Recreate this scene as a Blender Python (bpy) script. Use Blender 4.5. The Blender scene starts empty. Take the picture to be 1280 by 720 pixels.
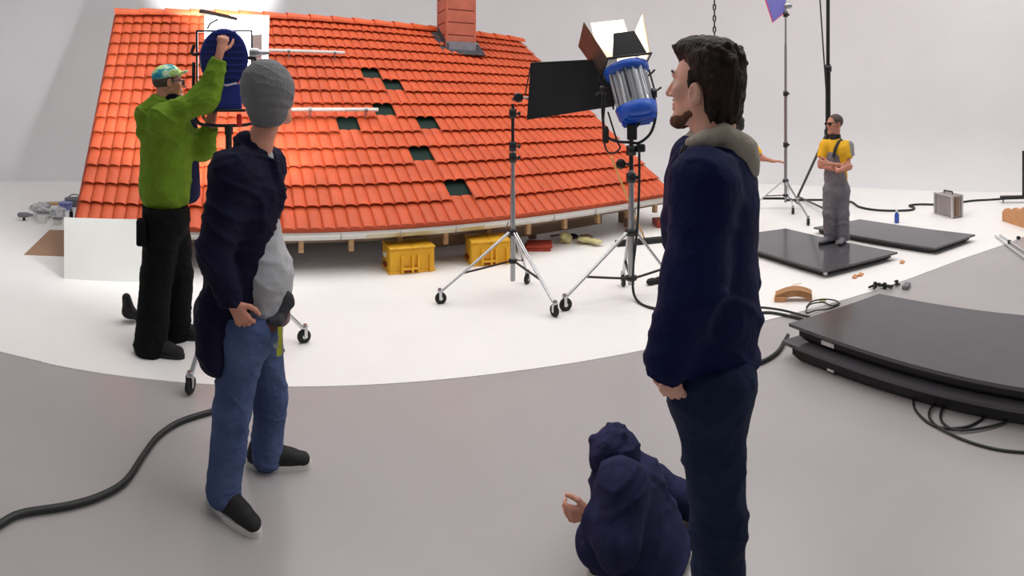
import bpy, math, random
import numpy as np
from mathutils import Vector
random.seed(7); np.random.seed(7)
F = 627.0; Y0 = 140.0; H = 1.65
C = bpy.context.scene.collection
PI = math.pi
V = lambda *a: np.array(a, dtype=float)
UP = V(0, 0, 1)
def P(x, y, d):                       # azimuth and elevation of a sight line at a horizontal distance d
    t = (x-640)/F
    return V(d*math.sin(t), d*math.cos(t), H-d*(y-Y0)/F)
def G(x, y, z=0.0):                   # the point at height z on a sight line
    return P(x, y, F*(H-z)/(y-Y0))
def axes(x):
    t = (x-640)/F
    return V(math.cos(t), -math.sin(t), 0), V(math.sin(t), math.cos(t), 0)
def nrm(v):
    v = np.asarray(v, float); return v/(np.linalg.norm(v)+1e-12)
# ---------------------------------------------------------------- materials
def mat(name, col, rough=.6, metal=0, var=0, vscale=8, bump=0, bscale=60, emit=None, estr=0, spec=.5, trans=0, coat=0, col2=None, alpha=1, sheen=0, stretch=None, subs=0):
    m = bpy.data.materials.new(name); m.use_nodes = True
    nt = m.node_tree; b = nt.nodes['Principled BSDF']
    lin = [((c/255+.055)/1.055)**2.4 if c/255 > .04045 else c/255/12.92 for c in col]
    b.inputs['Base Color'].default_value = (*lin, 1)
    b.inputs['Roughness'].default_value = rough; b.inputs['Metallic'].default_value = metal
    b.inputs['Specular IOR Level'].default_value = spec
    if trans: b.inputs['Transmission Weight'].default_value = trans
    if coat: b.inputs['Coat Weight'].default_value = coat; b.inputs['Coat Roughness'].default_value = .08
    if sheen: b.inputs['Sheen Weight'].default_value = sheen; b.inputs['Sheen Roughness'].default_value = .5
    if subs:
        b.inputs['Subsurface Weight'].default_value = subs; b.inputs['Subsurface Radius'].default_value = (.02, .008, .004); b.inputs['Subsurface Scale'].default_value = .5
    tc = nt.nodes.new('ShaderNodeTexCoord'); src = tc.outputs['Object']
    if stretch:
        mp = nt.nodes.new('ShaderNodeMapping'); mp.inputs['Scale'].default_value = stretch
        nt.links.new(src, mp.inputs['Vector']); src = mp.outputs['Vector']
    if var or col2:
        n = nt.nodes.new('ShaderNodeTexNoise'); n.inputs['Scale'].default_value = vscale; n.inputs['Detail'].default_value = 5
        nt.links.new(src, n.inputs['Vector'])
        r = nt.nodes.new('ShaderNodeValToRGB'); r.color_ramp.elements[0].position = .35; r.color_ramp.elements[1].position = .68
        if col2:
            l2 = [((c/255+.055)/1.055)**2.4 if c/255 > .04045 else c/255/12.92 for c in col2]
            r.color_ramp.elements[0].color = (*lin, 1); r.color_ramp.elements[1].color = (*l2, 1)
        else:
            r.color_ramp.elements[0].color = (*[c*(1-var) for c in lin], 1); r.color_ramp.elements[1].color = (*[min(1, c*(1+var)) for c in lin], 1)
        nt.links.new(n.outputs['Fac'], r.inputs['Fac']); nt.links.new(r.outputs['Color'], b.inputs['Base Color'])
    if bump:
        n = nt.nodes.new('ShaderNodeTexNoise'); n.inputs['Scale'].default_value = bscale; n.inputs['Detail'].default_value = 4
        nt.links.new(src, n.inputs['Vector'])
        bp = nt.nodes.new('ShaderNodeBump'); bp.inputs['Strength'].default_value = bump; bp.inputs['Distance'].default_value = .012
        nt.links.new(n.outputs['Fac'], bp.inputs['Height']); nt.links.new(bp.outputs['Normal'], b.inputs['Normal'])
    if emit:
        b.inputs['Emission Color'].default_value = (*emit, 1); b.inputs['Emission Strength'].default_value = estr
    return m
M = {}
M['greyfloor'] = mat('grey vinyl floor', (172, 166, 165), .24, var=.035, vscale=1.3, bump=.05, bscale=30)
M['whitefloor'] = mat('white painted floor', (247, 243, 240), .5, var=.015, vscale=2)
M['cyc'] = mat('white plaster wall', (226, 223, 224), .8, var=.02, vscale=.7)
M['tile'] = mat('orange clay tile', (208, 90, 52), .5, var=.10, vscale=3.5, bump=.1, bscale=90, spec=.35)
M['ridge'] = mat('orange ridge clay', (224, 98, 50), .5, var=.1, vscale=5)
M['redtile'] = mat('dull red clay', (172, 62, 42), .7, var=.12, vscale=9)
M['under'] = mat('dark green roofing felt', (20, 44, 36), .9)
M['wood'] = mat('pale timber', (205, 166, 122), .7, var=.15, vscale=4, stretch=(1, 1, 6))
M['wood2'] = mat('grey brown timber', (142, 116, 96), .8, var=.15, vscale=4)
M['gutter'] = mat('pale zinc gutter', (222, 220, 214), .45, var=.05, vscale=4)
M['stain'] = mat('stained zinc', (190, 176, 128), .55, col2=(224, 220, 206), vscale=2.5)
M['brick'] = None
M['mortar'] = mat('dark mortar', (92, 44, 36), .9)
M['lead'] = mat('grey lead flashing', (122, 122, 130), .5, metal=.3, var=.12, vscale=9, bump=.4, bscale=18)
M['darklead'] = mat('dark lead apron', (66, 66, 72), .6, metal=.2, var=.15, vscale=12, bump=.5, bscale=20)
M['yellow'] = mat('yellow plastic', (236, 176, 26), .45, var=.05, vscale=6)
M['yellow2'] = mat('worn yellow lid', (228, 172, 40), .5, var=.1, vscale=14)
M['redhole'] = mat('red brown slot', (120, 40, 20), .8)
M['black'] = mat('matt black', (16, 16, 18), .55)
M['blackm'] = mat('black painted metal', (22, 22, 24), .35)
M['flag'] = mat('black flag cloth', (17, 17, 20), .42, var=.2, vscale=5, sheen=.3)
M['chrome'] = mat('chromed steel', (200, 200, 202), .22, metal=1)
M['steel'] = mat('brushed steel', (168, 168, 172), .35, metal=1)
M['silver'] = mat('bare aluminium', (205, 205, 208), .28, metal=1, var=.05)
M['blue'] = mat('blue enamel', (24, 84, 190), .4)
M['navyblue'] = mat('deep blue enamel', (16, 40, 128), .4, var=.08)
M['rubber'] = mat('black rubber', (20, 20, 20), .7)
M['cable'] = mat('black cable', (26, 27, 28), .5)
M['panel'] = mat('dark glass panel face', (84, 82, 86), .16, spec=.5, var=.03)
M['panelside'] = mat('black panel frame', (14, 14, 15), .5)
M['white'] = mat('white foam board', (243, 243, 238), .55, var=.01)
M['card'] = mat('brown hardboard', (168, 130, 104), .8, var=.06, vscale=9)
M['case'] = mat('ribbed aluminium', (168, 160, 158), .42, metal=.5, var=.05)
M['casee'] = mat('bright aluminium edge', (205, 200, 198), .35, metal=.6)
M['labelm'] = mat('pale sticker', (226, 224, 220), .6)
M['skin'] = mat('skin', (226, 172, 150), .55, var=.05, vscale=20, subs=.15, bump=.05, bscale=200)
M['skin2'] = mat('ruddy skin', (206, 142, 118), .55, var=.06, vscale=20, subs=.15, bump=.05, bscale=200)
M['lip'] = mat('lip skin', (176, 104, 92), .5)
M['hair'] = mat('dark brown hair', (26, 17, 14), .5, spec=.2, col2=(52, 34, 26), vscale=60, bump=.8, bscale=160, stretch=(1, 1, .25))
M['hair2'] = mat('cropped grey brown hair', (84, 70, 64), .8, bump=.4, bscale=200)
M['hairb'] = mat('black hair', (24, 20, 20), .5, bump=.5, bscale=150)
M['stub'] = mat('brown stubble', (104, 70, 56), .8, spec=.2, var=.25, vscale=150, bump=.5, bscale=250)
M['navy'] = mat('navy jacket cloth', (12, 20, 62), .75, var=.12, vscale=10, bump=1, bscale=16, spec=.15)
M['navy2'] = mat('dark navy cotton', (19, 18, 42), .8, var=.12, vscale=9, bump=1, bscale=20, spec=.15)
M['navy3'] = mat('dusty navy cloth', (42, 42, 74), .9, var=.22, vscale=12, bump=.7, bscale=16, spec=.15)
M['denim'] = mat('blue denim', (62, 76, 112), .85, col2=(84, 98, 136), vscale=5, bump=.9, bscale=26, spec=.15)
M['denim2'] = mat('dark denim', (22, 32, 56), .85, col2=(30, 44, 72), vscale=5, bump=.9, bscale=22, spec=.15)
M['green'] = mat('green fleece', (110, 142, 40), .85, var=.1, vscale=14, bump=.9, bscale=24, spec=.15)
M['beige'] = mat('beige grey sweatshirt', (164, 154, 140), .9, var=.07, vscale=14, bump=.3, bscale=60)
M['tee'] = mat('light grey melange cotton', (176, 177, 180), .85, var=.05, vscale=30, bump=.8, bscale=18)
M['knit'] = mat('grey knitted wool', (116, 116, 118), .9, var=.07, vscale=24, bump=.5, bscale=120, stretch=(1, 1, .5))
M['trouser'] = mat('black work cloth', (14, 14, 16), .85, var=.2, vscale=9, bump=.5, bscale=20, spec=.15)
M['shoe'] = mat('black suede', (20, 20, 22), .75, bump=.3, bscale=60)
M['sole'] = mat('off white sole', (214, 210, 204), .6)
M['leather'] = mat('brown red leather', (96, 44, 36), .5, var=.1)
M['pouch'] = mat('dark grey nylon', (52, 52, 56), .7, bump=.4, bscale=60)
M['overall'] = mat('grey overall cloth', (128, 124, 130), .85, var=.08, vscale=12, bump=.5, bscale=24, spec=.15)
M['polo'] = mat('yellow polo cloth', (246, 186, 30), .8, var=.05, bump=.3, bscale=24)
M['greyp'] = mat('grey shoulder cloth', (150, 146, 142), .8)
M['lime'] = mat('lime plastic', (190, 196, 60), .5)
M['tan'] = mat('tan rope', (214, 166, 96), .8)
M['foam'] = mat('yellowish foam', (216, 206, 150), .9, bump=.6, bscale=40)
M['cork'] = mat('orange brown cork', (206, 150, 104), .8, var=.08, vscale=14)
M['amber'] = mat('brown fibreboard', (170, 122, 78), .7, var=.14, vscale=16)
M['bottle'] = mat('blue liquid bottle', (70, 100, 200), .25, trans=.4)
M['clear'] = mat('clear plastic', (236, 238, 240), .15, trans=.85)
M['acryl'] = mat('milky acrylic', (225, 226, 228), .2, trans=.35)
M['purple'] = mat('violet gel sheet', (112, 112, 190), .5)
M['pink'] = mat('pink edge tape', (220, 70, 110), .5)
M['glass'] = mat('dark spectacle frame', (26, 20, 20), .3)
M['eye'] = mat('eye white', (230, 224, 218), .25)
M['iris'] = mat('dark iris', (48, 34, 26), .2)
M['gold'] = mat('inner leaf pale', (236, 220, 196), .5)
M['brownleaf'] = mat('heat tinted leaf', (92, 76, 66), .5, var=.2, vscale=8, metal=.2)
M['lens'] = mat('glowing lens', (255, 255, 255), .3, emit=(1, .97, .92), estr=22)
M['lens2'] = mat('glowing large lens', (255, 255, 255), .3, emit=(.96, .97, 1), estr=40)
M['debrisgrey'] = mat('dull grey plastic', (120, 118, 124), .6)
M['debrisblue'] = mat('pale blue tub', (132, 140, 196), .5)
M['redpart'] = mat('red plastic', (210, 40, 30), .5)
# cap: tie dye pattern
m = mat('tie dye cotton', (120, 190, 160), .8); nt = m.node_tree; n = nt.nodes.new('ShaderNodeTexNoise'); n.inputs['Scale'].default_value = 16; n.inputs['Detail'].default_value = 2
tc = nt.nodes.new('ShaderNodeTexCoord'); nt.links.new(tc.outputs['Object'], n.inputs['Vector'])
r = nt.nodes.new('ShaderNodeValToRGB'); cr = r.color_ramp
cr.elements[0].position = .32; cr.elements[0].color = (.02, .28, .42, 1); cr.elements[1].position = .7; cr.elements[1].color = (.75, .85, .35, 1)
for p_, c_ in ((.42, (.12, .55, .38, 1)), (.5, (.8, .9, .75, 1)), (.58, (.35, .62, .08, 1))):
    e_ = cr.elements.new(p_); e_.color = c_
nt.links.new(n.outputs['Fac'], r.inputs['Fac']); nt.links.new(r.outputs['Color'], nt.nodes['Principled BSDF'].inputs['Base Color'])
M['tiedye'] = m
# chimney: large terracotta blocks laid in courses
m = mat('terracotta block', (178, 96, 74), .75, var=.12, vscale=5, bump=.15, bscale=50); M['brick'] = m
# translucent white cloth that stands in for the big lamp's glare
m = bpy.data.materials.new('white diffusion cloth'); m.use_nodes = True; nt = m.node_tree
b = nt.nodes['Principled BSDF']; b.inputs['Base Color'].default_value = (.95, .95, .95, 1); b.inputs['Roughness'].default_value = .8
tr = nt.nodes.new('ShaderNodeBsdfTranslucent'); tr.inputs['Color'].default_value = (.95, .96, 1, 1)
mx = nt.nodes.new('ShaderNodeMixShader'); mx.inputs[0].default_value = .5
nt.links.new(b.outputs[0], mx.inputs[1]); nt.links.new(tr.outputs[0], mx.inputs[2]); nt.links.new(mx.outputs[0], nt.nodes['Material Output'].inputs[0])
M['lampglare'] = m
# ---------------------------------------------------------------- mesh building
ORG = {}
def tag(o, label=None, cat=None, group=None, kind=None):
    if label: o['label'] = label
    if cat: o['category'] = cat
    if group: o['group'] = group
    if kind: o['kind'] = kind
    return o
def thing(name, label, cat, loc, group=None):
    o = bpy.data.objects.new(name, None); o.empty_display_size = .1; C.objects.link(o); o.location = loc
    ORG[o.name] = V(*loc); return tag(o, label, cat, group)
def link_mesh(name, me, parent=None, loc=None):
    o = bpy.data.objects.new(name, me); C.objects.link(o)
    if parent is not None:
        o.parent = parent; ORG[o.name] = ORG[parent.name]
    else:
        loc = V(0, 0, 0) if loc is None else loc
        o.location = loc; ORG[o.name] = V(*loc)
    return o
class MB:
    def __init__(s): s.v = []; s.f = []; s.m = []; s.sm = []
    def add(s, vs, fs, mi=0, smooth=False):
        k = len(s.v); s.v += [tuple(map(float, v)) for v in vs]
        for f in fs: s.f.append([k+i for i in f]); s.m.append(mi); s.sm.append(smooth)
        return s
    def box(s, c, ex, ey, ez, mi=0):            # centre and three half-axis vectors
        c = np.asarray(c, float); ex = np.asarray(ex, float); ey = np.asarray(ey, float); ez = np.asarray(ez, float)
        vs = [c+a*ex+b*ey+d*ez for d in (-1, 1) for b in (-1, 1) for a in (-1, 1)]
        return s.add(vs, [(0, 2, 3, 1), (4, 5, 7, 6), (0, 1, 5, 4), (2, 6, 7, 3), (0, 4, 6, 2), (1, 3, 7, 5)], mi)
    def rbox(s, c, ex, ey, ez, r=.01, mi=0):    # box with chamfered edges
        c = np.asarray(c, float); e = [np.asarray(q, float) for q in (ex, ey, ez)]
        L = [np.linalg.norm(q) for q in e]; u = [q/l for q, l in zip(e, L)]
        vs = []; idx = {}
        for sx in (-1, 1):
            for sy in (-1, 1):
                for sz in (-1, 1):
                    for a in range(3):
                        sg = (sx, sy, sz); off = [L[i]-(0 if i == a else r) for i in range(3)]
                        idx[(sx, sy, sz, a)] = len(vs); vs.append(c+sum(sg[i]*off[i]*u[i] for i in range(3)))
        fs = []
        for a in range(3):
            b, d = (a+1) % 3, (a+2) % 3
            for sg in (-1, 1):
                q = []
                for (p, t) in ((-1, -1), (1, -1), (1, 1), (-1, 1)):
                    k = [0, 0, 0]; k[a] = sg; k[b] = p; k[d] = t; q.append(idx[(*k, a)])
                fs.append(q if sg > 0 else q[::-1])
        for a in range(3):                      # edges along axis a
            b, d = (a+1) % 3, (a+2) % 3
            for p in (-1, 1):
                for t in (-1, 1):
                    k0 = [0, 0, 0]; k1 = [0, 0, 0]; k0[a] = -1; k1[a] = 1; k0[b] = k1[b] = p; k0[d] = k1[d] = t
                    q = [idx[(*k0, b)], idx[(*k1, b)], idx[(*k1, d)], idx[(*k0, d)]]
                    fs.append(q if p*t > 0 else q[::-1])
        for sx in (-1, 1):
            for sy in (-1, 1):
                for sz in (-1, 1):
                    q = [idx[(sx, sy, sz, a)] for a in range(3)]
                    fs.append(q if sx*sy*sz > 0 else q[::-1])
        return s.add(vs, fs, mi)
    def tube(s, pts, r, n=10, mi=0, closed=False):
        pts = [np.asarray(p, float) for p in pts]; N = len(pts)
        rs = r if hasattr(r, '__len__') else [r]*N
        ref = None; vs = []
        for i, p in enumerate(pts):
            a = pts[(i-1) % N] if (i > 0 or closed) else p; b = pts[(i+1) % N] if (i < N-1 or closed) else p
            t = nrm(b-a)
            if ref is None:
                ref = np.cross(t, UP if abs(t[2]) < .9 else V(1, 0, 0))
            ref = nrm(ref-t*np.dot(ref, t)); q = np.cross(t, ref)
            for k in range(n):
                w = 2*PI*k/n; vs.append(p+rs[i]*(math.cos(w)*ref+math.sin(w)*q))
        fs = []
        for i in range(N if closed else N-1):
            j = (i+1) % N
            for k in range(n): fs.append((i*n+k, i*n+(k+1) % n, j*n+(k+1) % n, j*n+k))
        k0 = len(s.f); s.add(vs, fs, mi, True)
        if not closed:
            s.add(vs[:n], [tuple(range(n))[::-1]], mi); s.add(vs[-n:], [tuple(range(n))], mi)
        return s
    def lathe(s, c, ax, prof, n=24, mi=0, ex=None, sx=1.0):  # prof = [(distance along axis, radius)]
        ax = nrm(ax); ref = nrm(np.cross(ax, UP if abs(ax[2]) < .9 else V(1, 0, 0))) if ex is None else nrm(ex)
        q = np.cross(ax, ref); vs = []
        for t, r in prof:
            for k in range(n):
                w = 2*PI*k/n; vs.append(np.asarray(c)+ax*t+r*(math.cos(w)*ref*sx+math.sin(w)*q))
        fs = [(i*n+k, i*n+(k+1) % n, (i+1)*n+(k+1) % n, (i+1)*n+k) for i in range(len(prof)-1) for k in range(n)]
        s.add(vs, fs, mi, True)
        s.add(vs[:n], [tuple(range(n))[::-1]], mi); s.add(vs[-n:], [tuple(range(n))], mi)
        return s
    def prism(s, poly, off, mi=0):              # closed polygon swept by a vector
        n = len(poly); off = np.asarray(off, float); a = [np.asarray(p, float) for p in poly]
        return s.add(a+[p+off for p in a], [tuple(range(n))[::-1], tuple(range(n, 2*n))]+[(i, (i+1) % n, n+(i+1) % n, n+i) for i in range(n)], mi)
    def build(s, name, mats, parent=None, loc=None):
        me = bpy.data.meshes.new(name)
        if parent is not None: o0 = ORG[parent.name]
        else:
            vv = np.array(s.v)
            o0 = V(*loc) if loc is not None else V((vv[:, 0].min()+vv[:, 0].max())/2, (vv[:, 1].min()+vv[:, 1].max())/2, vv[:, 2].min())
        me.from_pydata([tuple(np.array(v)-o0) for v in s.v], [], s.f)
        for m_ in (mats if isinstance(mats, list) else [mats]): me.materials.append(m_)
        me.polygons.foreach_set('material_index', s.m); me.polygons.foreach_set('use_smooth', s.sm); me.update()
        import bmesh
        bm = bmesh.new(); bm.from_mesh(me); bmesh.ops.recalc_face_normals(bm, faces=bm.faces); bm.to_mesh(me); bm.free()
        return link_mesh(name, me, parent, None if parent is not None else o0)
def spline(pts, k=8):
    pts = [np.asarray(p, float) for p in pts]; out = []
    for i in range(len(pts)-1):
        p0 = pts[max(i-1, 0)]; p1 = pts[i]; p2 = pts[i+1]; p3 = pts[min(i+2, len(pts)-1)]
        for j in range(k):
            t = j/k; out.append(.5*((2*p1)+(-p0+p2)*t+(2*p0-5*p1+4*p2-p3)*t*t+(-p0+3*p1-3*p2+p3)*t**3))
    return out+[pts[-1]]
#@@SDF
# ---------------------------------------------------------------- implicit surfaces for bodies and clothes
TAB = np.random.RandomState(3).rand(32, 32, 32).astype(np.float32)*2-1
def vnoise(x, y, z):
    xi = np.floor(x).astype(int); yi = np.floor(y).astype(int); zi = np.floor(z).astype(int)
    fx, fy, fz = x-xi, y-yi, z-zi; fx = fx*fx*(3-2*fx); fy = fy*fy*(3-2*fy); fz = fz*fz*(3-2*fz)
    g = lambda a, b, c: TAB[(xi+a) & 31, (yi+b) & 31, (zi+c) & 31]
    return ((g(0, 0, 0)*(1-fx)+g(1, 0, 0)*fx)*(1-fy)+(g(0, 1, 0)*(1-fx)+g(1, 1, 0)*fx)*fy)*(1-fz)+((g(0, 0, 1)*(1-fx)+g(1, 0, 1)*fx)*(1-fy)+(g(0, 1, 1)*(1-fx)+g(1, 1, 1)*fx)*fy)*fz
class SDF:
    def __init__(s): s.ops = []; s.lo = V(9e9, 9e9, 9e9); s.hi = -s.lo; s.disp = None
    def _add(s, fn, lo, hi, k, op):
        if op == 'add': s.lo = np.minimum(s.lo, lo); s.hi = np.maximum(s.hi, hi)
        s.ops.append((fn, lo, hi, k, op)); return s
    def rc(s, a, b, ra, rb, k=.02, flat=None, fk=1.0, op='add', clip=None):
        a = np.asarray(a, float); b = np.asarray(b, float); ba = b-a; L2 = float(ba@ba)+1e-9; n = nrm(flat) if flat is not None else None
        cl = [(np.asarray(c[0], float), nrm(c[1])) for c in (clip or [])]
        def fn(X, Y, Z):
            px, py, pz = X-a[0], Y-a[1], Z-a[2]
            t = np.clip((px*ba[0]+py*ba[1]+pz*ba[2])/L2, 0, 1)
            vx = px-t*ba[0]; vy = py-t*ba[1]; vz = pz-t*ba[2]
            if n is not None:
                d = (vx*n[0]+vy*n[1]+vz*n[2])*(fk-1); vx = vx+d*n[0]; vy = vy+d*n[1]; vz = vz+d*n[2]
            r = np.sqrt(vx*vx+vy*vy+vz*vz)-(ra+(rb-ra)*t)
            for c, m_ in cl: r = np.maximum(r, (X-c[0])*m_[0]+(Y-c[1])*m_[1]+(Z-c[2])*m_[2])
            return r
        R = max(ra, rb)*max(1, 1/fk if fk < 1 else 1)
        return s._add(fn, np.minimum(a, b)-R, np.maximum(a, b)+R, k, op)
    def ell(s, c, r, ax=None, k=.02, op='add'):
        c = np.asarray(c, float); A = ax if ax is not None else (V(1, 0, 0), V(0, 1, 0), UP)
        def fn(X, Y, Z):
            px, py, pz = X-c[0], Y-c[1], Z-c[2]
            q = [(px*u[0]+py*u[1]+pz*u[2]) for u in A]
            k0 = np.sqrt(sum((q[i]/r[i])**2 for i in range(3))); k1 = np.sqrt(sum((q[i]/r[i]**2)**2 for i in range(3)))
            return k0*(k0-1)/(k1+1e-6)
        R = max(r); return s._add(fn, c-R, c+R, k, op)
    def cut(s, pt, n, k=.004):                  # removes the side of the plane that n points to
        pt = np.asarray(pt, float); n = nrm(n)
        return s._add(lambda X, Y, Z: -((X-pt[0])*n[0]+(Y-pt[1])*n[1]+(Z-pt[2])*n[2]), s.lo-1, s.hi+1, k, 'sub')
    def mesh(s, name, h, mats, parent, matfn=None):
        lo = s.lo-.035; hi = s.hi+.035; N = np.ceil((hi-lo)/h).astype(int)+1
        ax = [(lo[i]+h*np.arange(N[i])).astype(np.float32) for i in range(3)]
        Gd = np.full(tuple(N), .12, np.float32)
        for fn, l, u, k, op in s.ops:
            mrg = .05 if op == 'add' else .03
            i0 = np.maximum(np.floor((l-mrg-lo)/h).astype(int), 0); i1 = np.minimum(np.ceil((u+mrg-lo)/h).astype(int)+1, N)
            if (i1 <= i0).any(): continue
            sl = tuple(slice(i0[i], i1[i]) for i in range(3))
            X = ax[0][sl[0]][:, None, None]; Y = ax[1][sl[1]][None, :, None]; Z = ax[2][sl[2]][None, None, :]
            d = fn(X, Y, Z).astype(np.float32); g = Gd[sl]
            if op == 'sub': g = -g
            if op in ('sub',):
                hh = np.maximum(k-np.abs(g-d), 0)/k; Gd[sl] = -(np.minimum(g, d)-hh*hh*k*.25)
            else:
                hh = np.maximum(k-np.abs(g-d), 0)/k; Gd[sl] = np.minimum(g, d)-hh*hh*k*.25
        if s.disp is not None:
            w = np.abs(Gd) < .03; I = np.nonzero(w)
            Gd[w] += s.disp(ax[0][I[0]].astype(float), ax[1][I[1]].astype(float), ax[2][I[2]].astype(float)).astype(np.float32)
        Gd[0] = Gd[-1] = .1; Gd[:, 0] = Gd[:, -1] = .1; Gd[:, :, 0] = Gd[:, :, -1] = .1
        S = Gd < 0
        cnt = sum(S[a:N[0]-1+a, b:N[1]-1+b, c:N[2]-1+c].astype(np.uint8) for a in (0, 1) for b in (0, 1) for c in (0, 1))
        I = np.nonzero((cnt > 0) & (cnt < 8)); n = len(I[0])
        idx = np.full(tuple(N-1), -1, np.int32); idx[I] = np.arange(n)
        val = {(a, b, c): Gd[I[0]+a, I[1]+b, I[2]+c] for a in (0, 1) for b in (0, 1) for c in (0, 1)}
        acc = np.zeros((n, 3)); num = np.zeros(n)
        for e in range(3):
            for p in (0, 1):
                for q in (0, 1):
                    o = [0, 0, 0]; o[(e+1) % 3] = p; o[(e+2) % 3] = q; o2 = list(o); o2[e] = 1
                    A, B = val[tuple(o)], val[tuple(o2)]; w = (A < 0) != (B < 0)
                    t = np.where(w, A/(A-B+1e-12), 0)
                    pos = np.tile(np.array(o, float), (n, 1)); pos[:, e] = t
                    acc += pos*w[:, None]; num += w
        vs = lo+h*(np.stack(I, 1)+acc/num[:, None])
        fs = []
        for e in range(3):
            b, c = (e+1) % 3, (e+2) % 3
            s0 = [slice(1, N[i]-1) for i in range(3)]; s1 = list(s0); s0[e] = slice(0, N[e]-1); s1[e] = slice(1, N[e])
            A, B = S[tuple(s0)], S[tuple(s1)]; off = [1, 1, 1]; off[e] = 0
            for flip, w in ((False, A & ~B), (True, ~A & B)):
                J = [q+o for q, o in zip(np.nonzero(w), off)]
                def at(db, dc):
                    K = list(J); K[b] = K[b]+db; K[c] = K[c]+dc; return idx[tuple(K)]
                quad = np.stack([at(-1, -1), at(0, -1), at(0, 0), at(-1, 0)], 1)
                fs.append(quad[:, ::-1] if flip else quad)
        fs = np.concatenate(fs); fs = fs[(fs >= 0).all(1)]
        me = bpy.data.meshes.new(name); o0 = ORG[parent.name]
        me.vertices.add(n); me.vertices.foreach_set('co', (vs-o0).astype(np.float32).ravel())
        me.loops.add(len(fs)*4); me.loops.foreach_set('vertex_index', fs.astype(np.int32).ravel())
        me.polygons.add(len(fs)); me.polygons.foreach_set('loop_start', np.arange(0, len(fs)*4, 4, dtype=np.int32)); me.polygons.foreach_set('loop_total', np.full(len(fs), 4, np.int32))
        for m_ in (mats if isinstance(mats, list) else [mats]): me.materials.append(m_)
        if matfn is not None:
            cen = vs[fs].mean(1); me.polygons.foreach_set('material_index', matfn(cen).astype(np.int32))
        me.polygons.foreach_set('use_smooth', np.ones(len(fs), bool)); me.update(calc_edges=True); me.validate()
        return link_mesh(name, me, parent)
def folds(amp, fx=9, fz=16, seed=0):      # raised soft creases, longer across than down
    def d(x, y, z):
        w = .05*vnoise(x*6+seed, y*6, z*6); w2 = .05*vnoise(x*6+9, y*6+seed, z*6+4)
        n1 = vnoise((x+w)*fx*.7+seed, (y+w2)*fx*.7+3, (z+w+.35*(x+y))*fz*1.1); n2 = vnoise((x+w2)*fx*1.5+7, (y+w)*fx*1.5+seed, (z+w2-.4*(x-y))*fz*2.0+11); n3 = vnoise(x*fx*.5+seed, y*fx*.5, z*fz*.35)
        return -amp*(np.maximum(0, 1-np.abs(n1)*3.0)**1.6*.75+np.maximum(0, 1-np.abs(n2)*3.0)**1.6*.38-.35)+amp*n3*.5
    return d
#@@END
HB = 1.0
def frame(f, u=UP):
    f = nrm(f); r = nrm(np.cross(f, u)); u = np.cross(r, f); return r, f, u
def head_sdf(S, c, f, u, s=1.0, ears=True, ez=0.0):
    r, f, u = frame(f, u); L = lambda x, y, z: c+s*(x*r+y*f+z*u); A = (r, f, u)
    S.ell(L(0, -.014, .034), (.075*s, .096*s, .082*s), A, k=.02)
    S.ell(L(0, .030, -.030), (.057*s, .060*s, .078*s), A, k=.03*s)
    for q in (-1, 1):
        S.rc(L(q*.048, .0, -.055), L(q*.012, .072, -.098), .020*s, .015*s, k=.025*s)
        S.ell(L(q*.042, .060, -.020), (.020*s, .020*s, .018*s), A, k=.02*s)
    S.ell(L(0, .080, -.100), (.020*s, .017*s, .016*s), A, k=.02*s)
    S.rc(L(-.034, .077, .024), L(.034, .077, .024), .010*s, .010*s, k=.014*s)
    for q in (-1, 1): S.ell(L(q*.031, .100, .006), (.017*s, .018*s, .011*s), A, k=.010*s, op='sub')
    S.rc(L(0, .088, .018), L(0, .112, -.026), .0070*s, .0115*s, k=.010*s)
    for q in (-1, 1): S.ell(L(q*.012, .097, -.031), (.008*s, .010*s, .007*s), A, k=.005*s)
    S.rc(L(-.020, .083, -.056), L(.020, .083, -.056), .006*s, .006*s, k=.006*s); S.ell(L(0, .091, -.057), (.016*s, .008*s, .006*s), A, k=.005*s)
    S.ell(L(0, .088, -.070), (.018*s, .009*s, .007*s), A, k=.006*s)
    if ears:
        for q in (-1, 1):
            ea = nrm(r*q*.35-f*.5); 
            S.ell(L(q*.079, -.006, -.006+ez), (.009*s, .019*s, .031*s), (r, f, nrm(u-f*.15)), k=.006*s)
            S.ell(L(q*.088, -.002, -.004+ez), (.006*s, .010*s, .018*s), A, k=.004*s, op='sub')
    return L
def eyes(parent, L, s, f):
    for q in (-1, 1):
        mb = MB(); c = L(q*.031, .074, .006)
        mb.lathe(c-f*.012*s, f, [(.0, .002*s), (.004*s, .009*s), (.012*s, .0125*s), (.020*s, .0085*s), (.0235*s, .0045*s)], 14)
        mb.lathe(c-f*.012*s, f, [(.0232*s, .0047*s), (.0246*s, .003*s), (.025*s, .001*s)], 12, mi=1)
        mb.build('eye', [M['eye'], M['iris']], parent)
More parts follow.
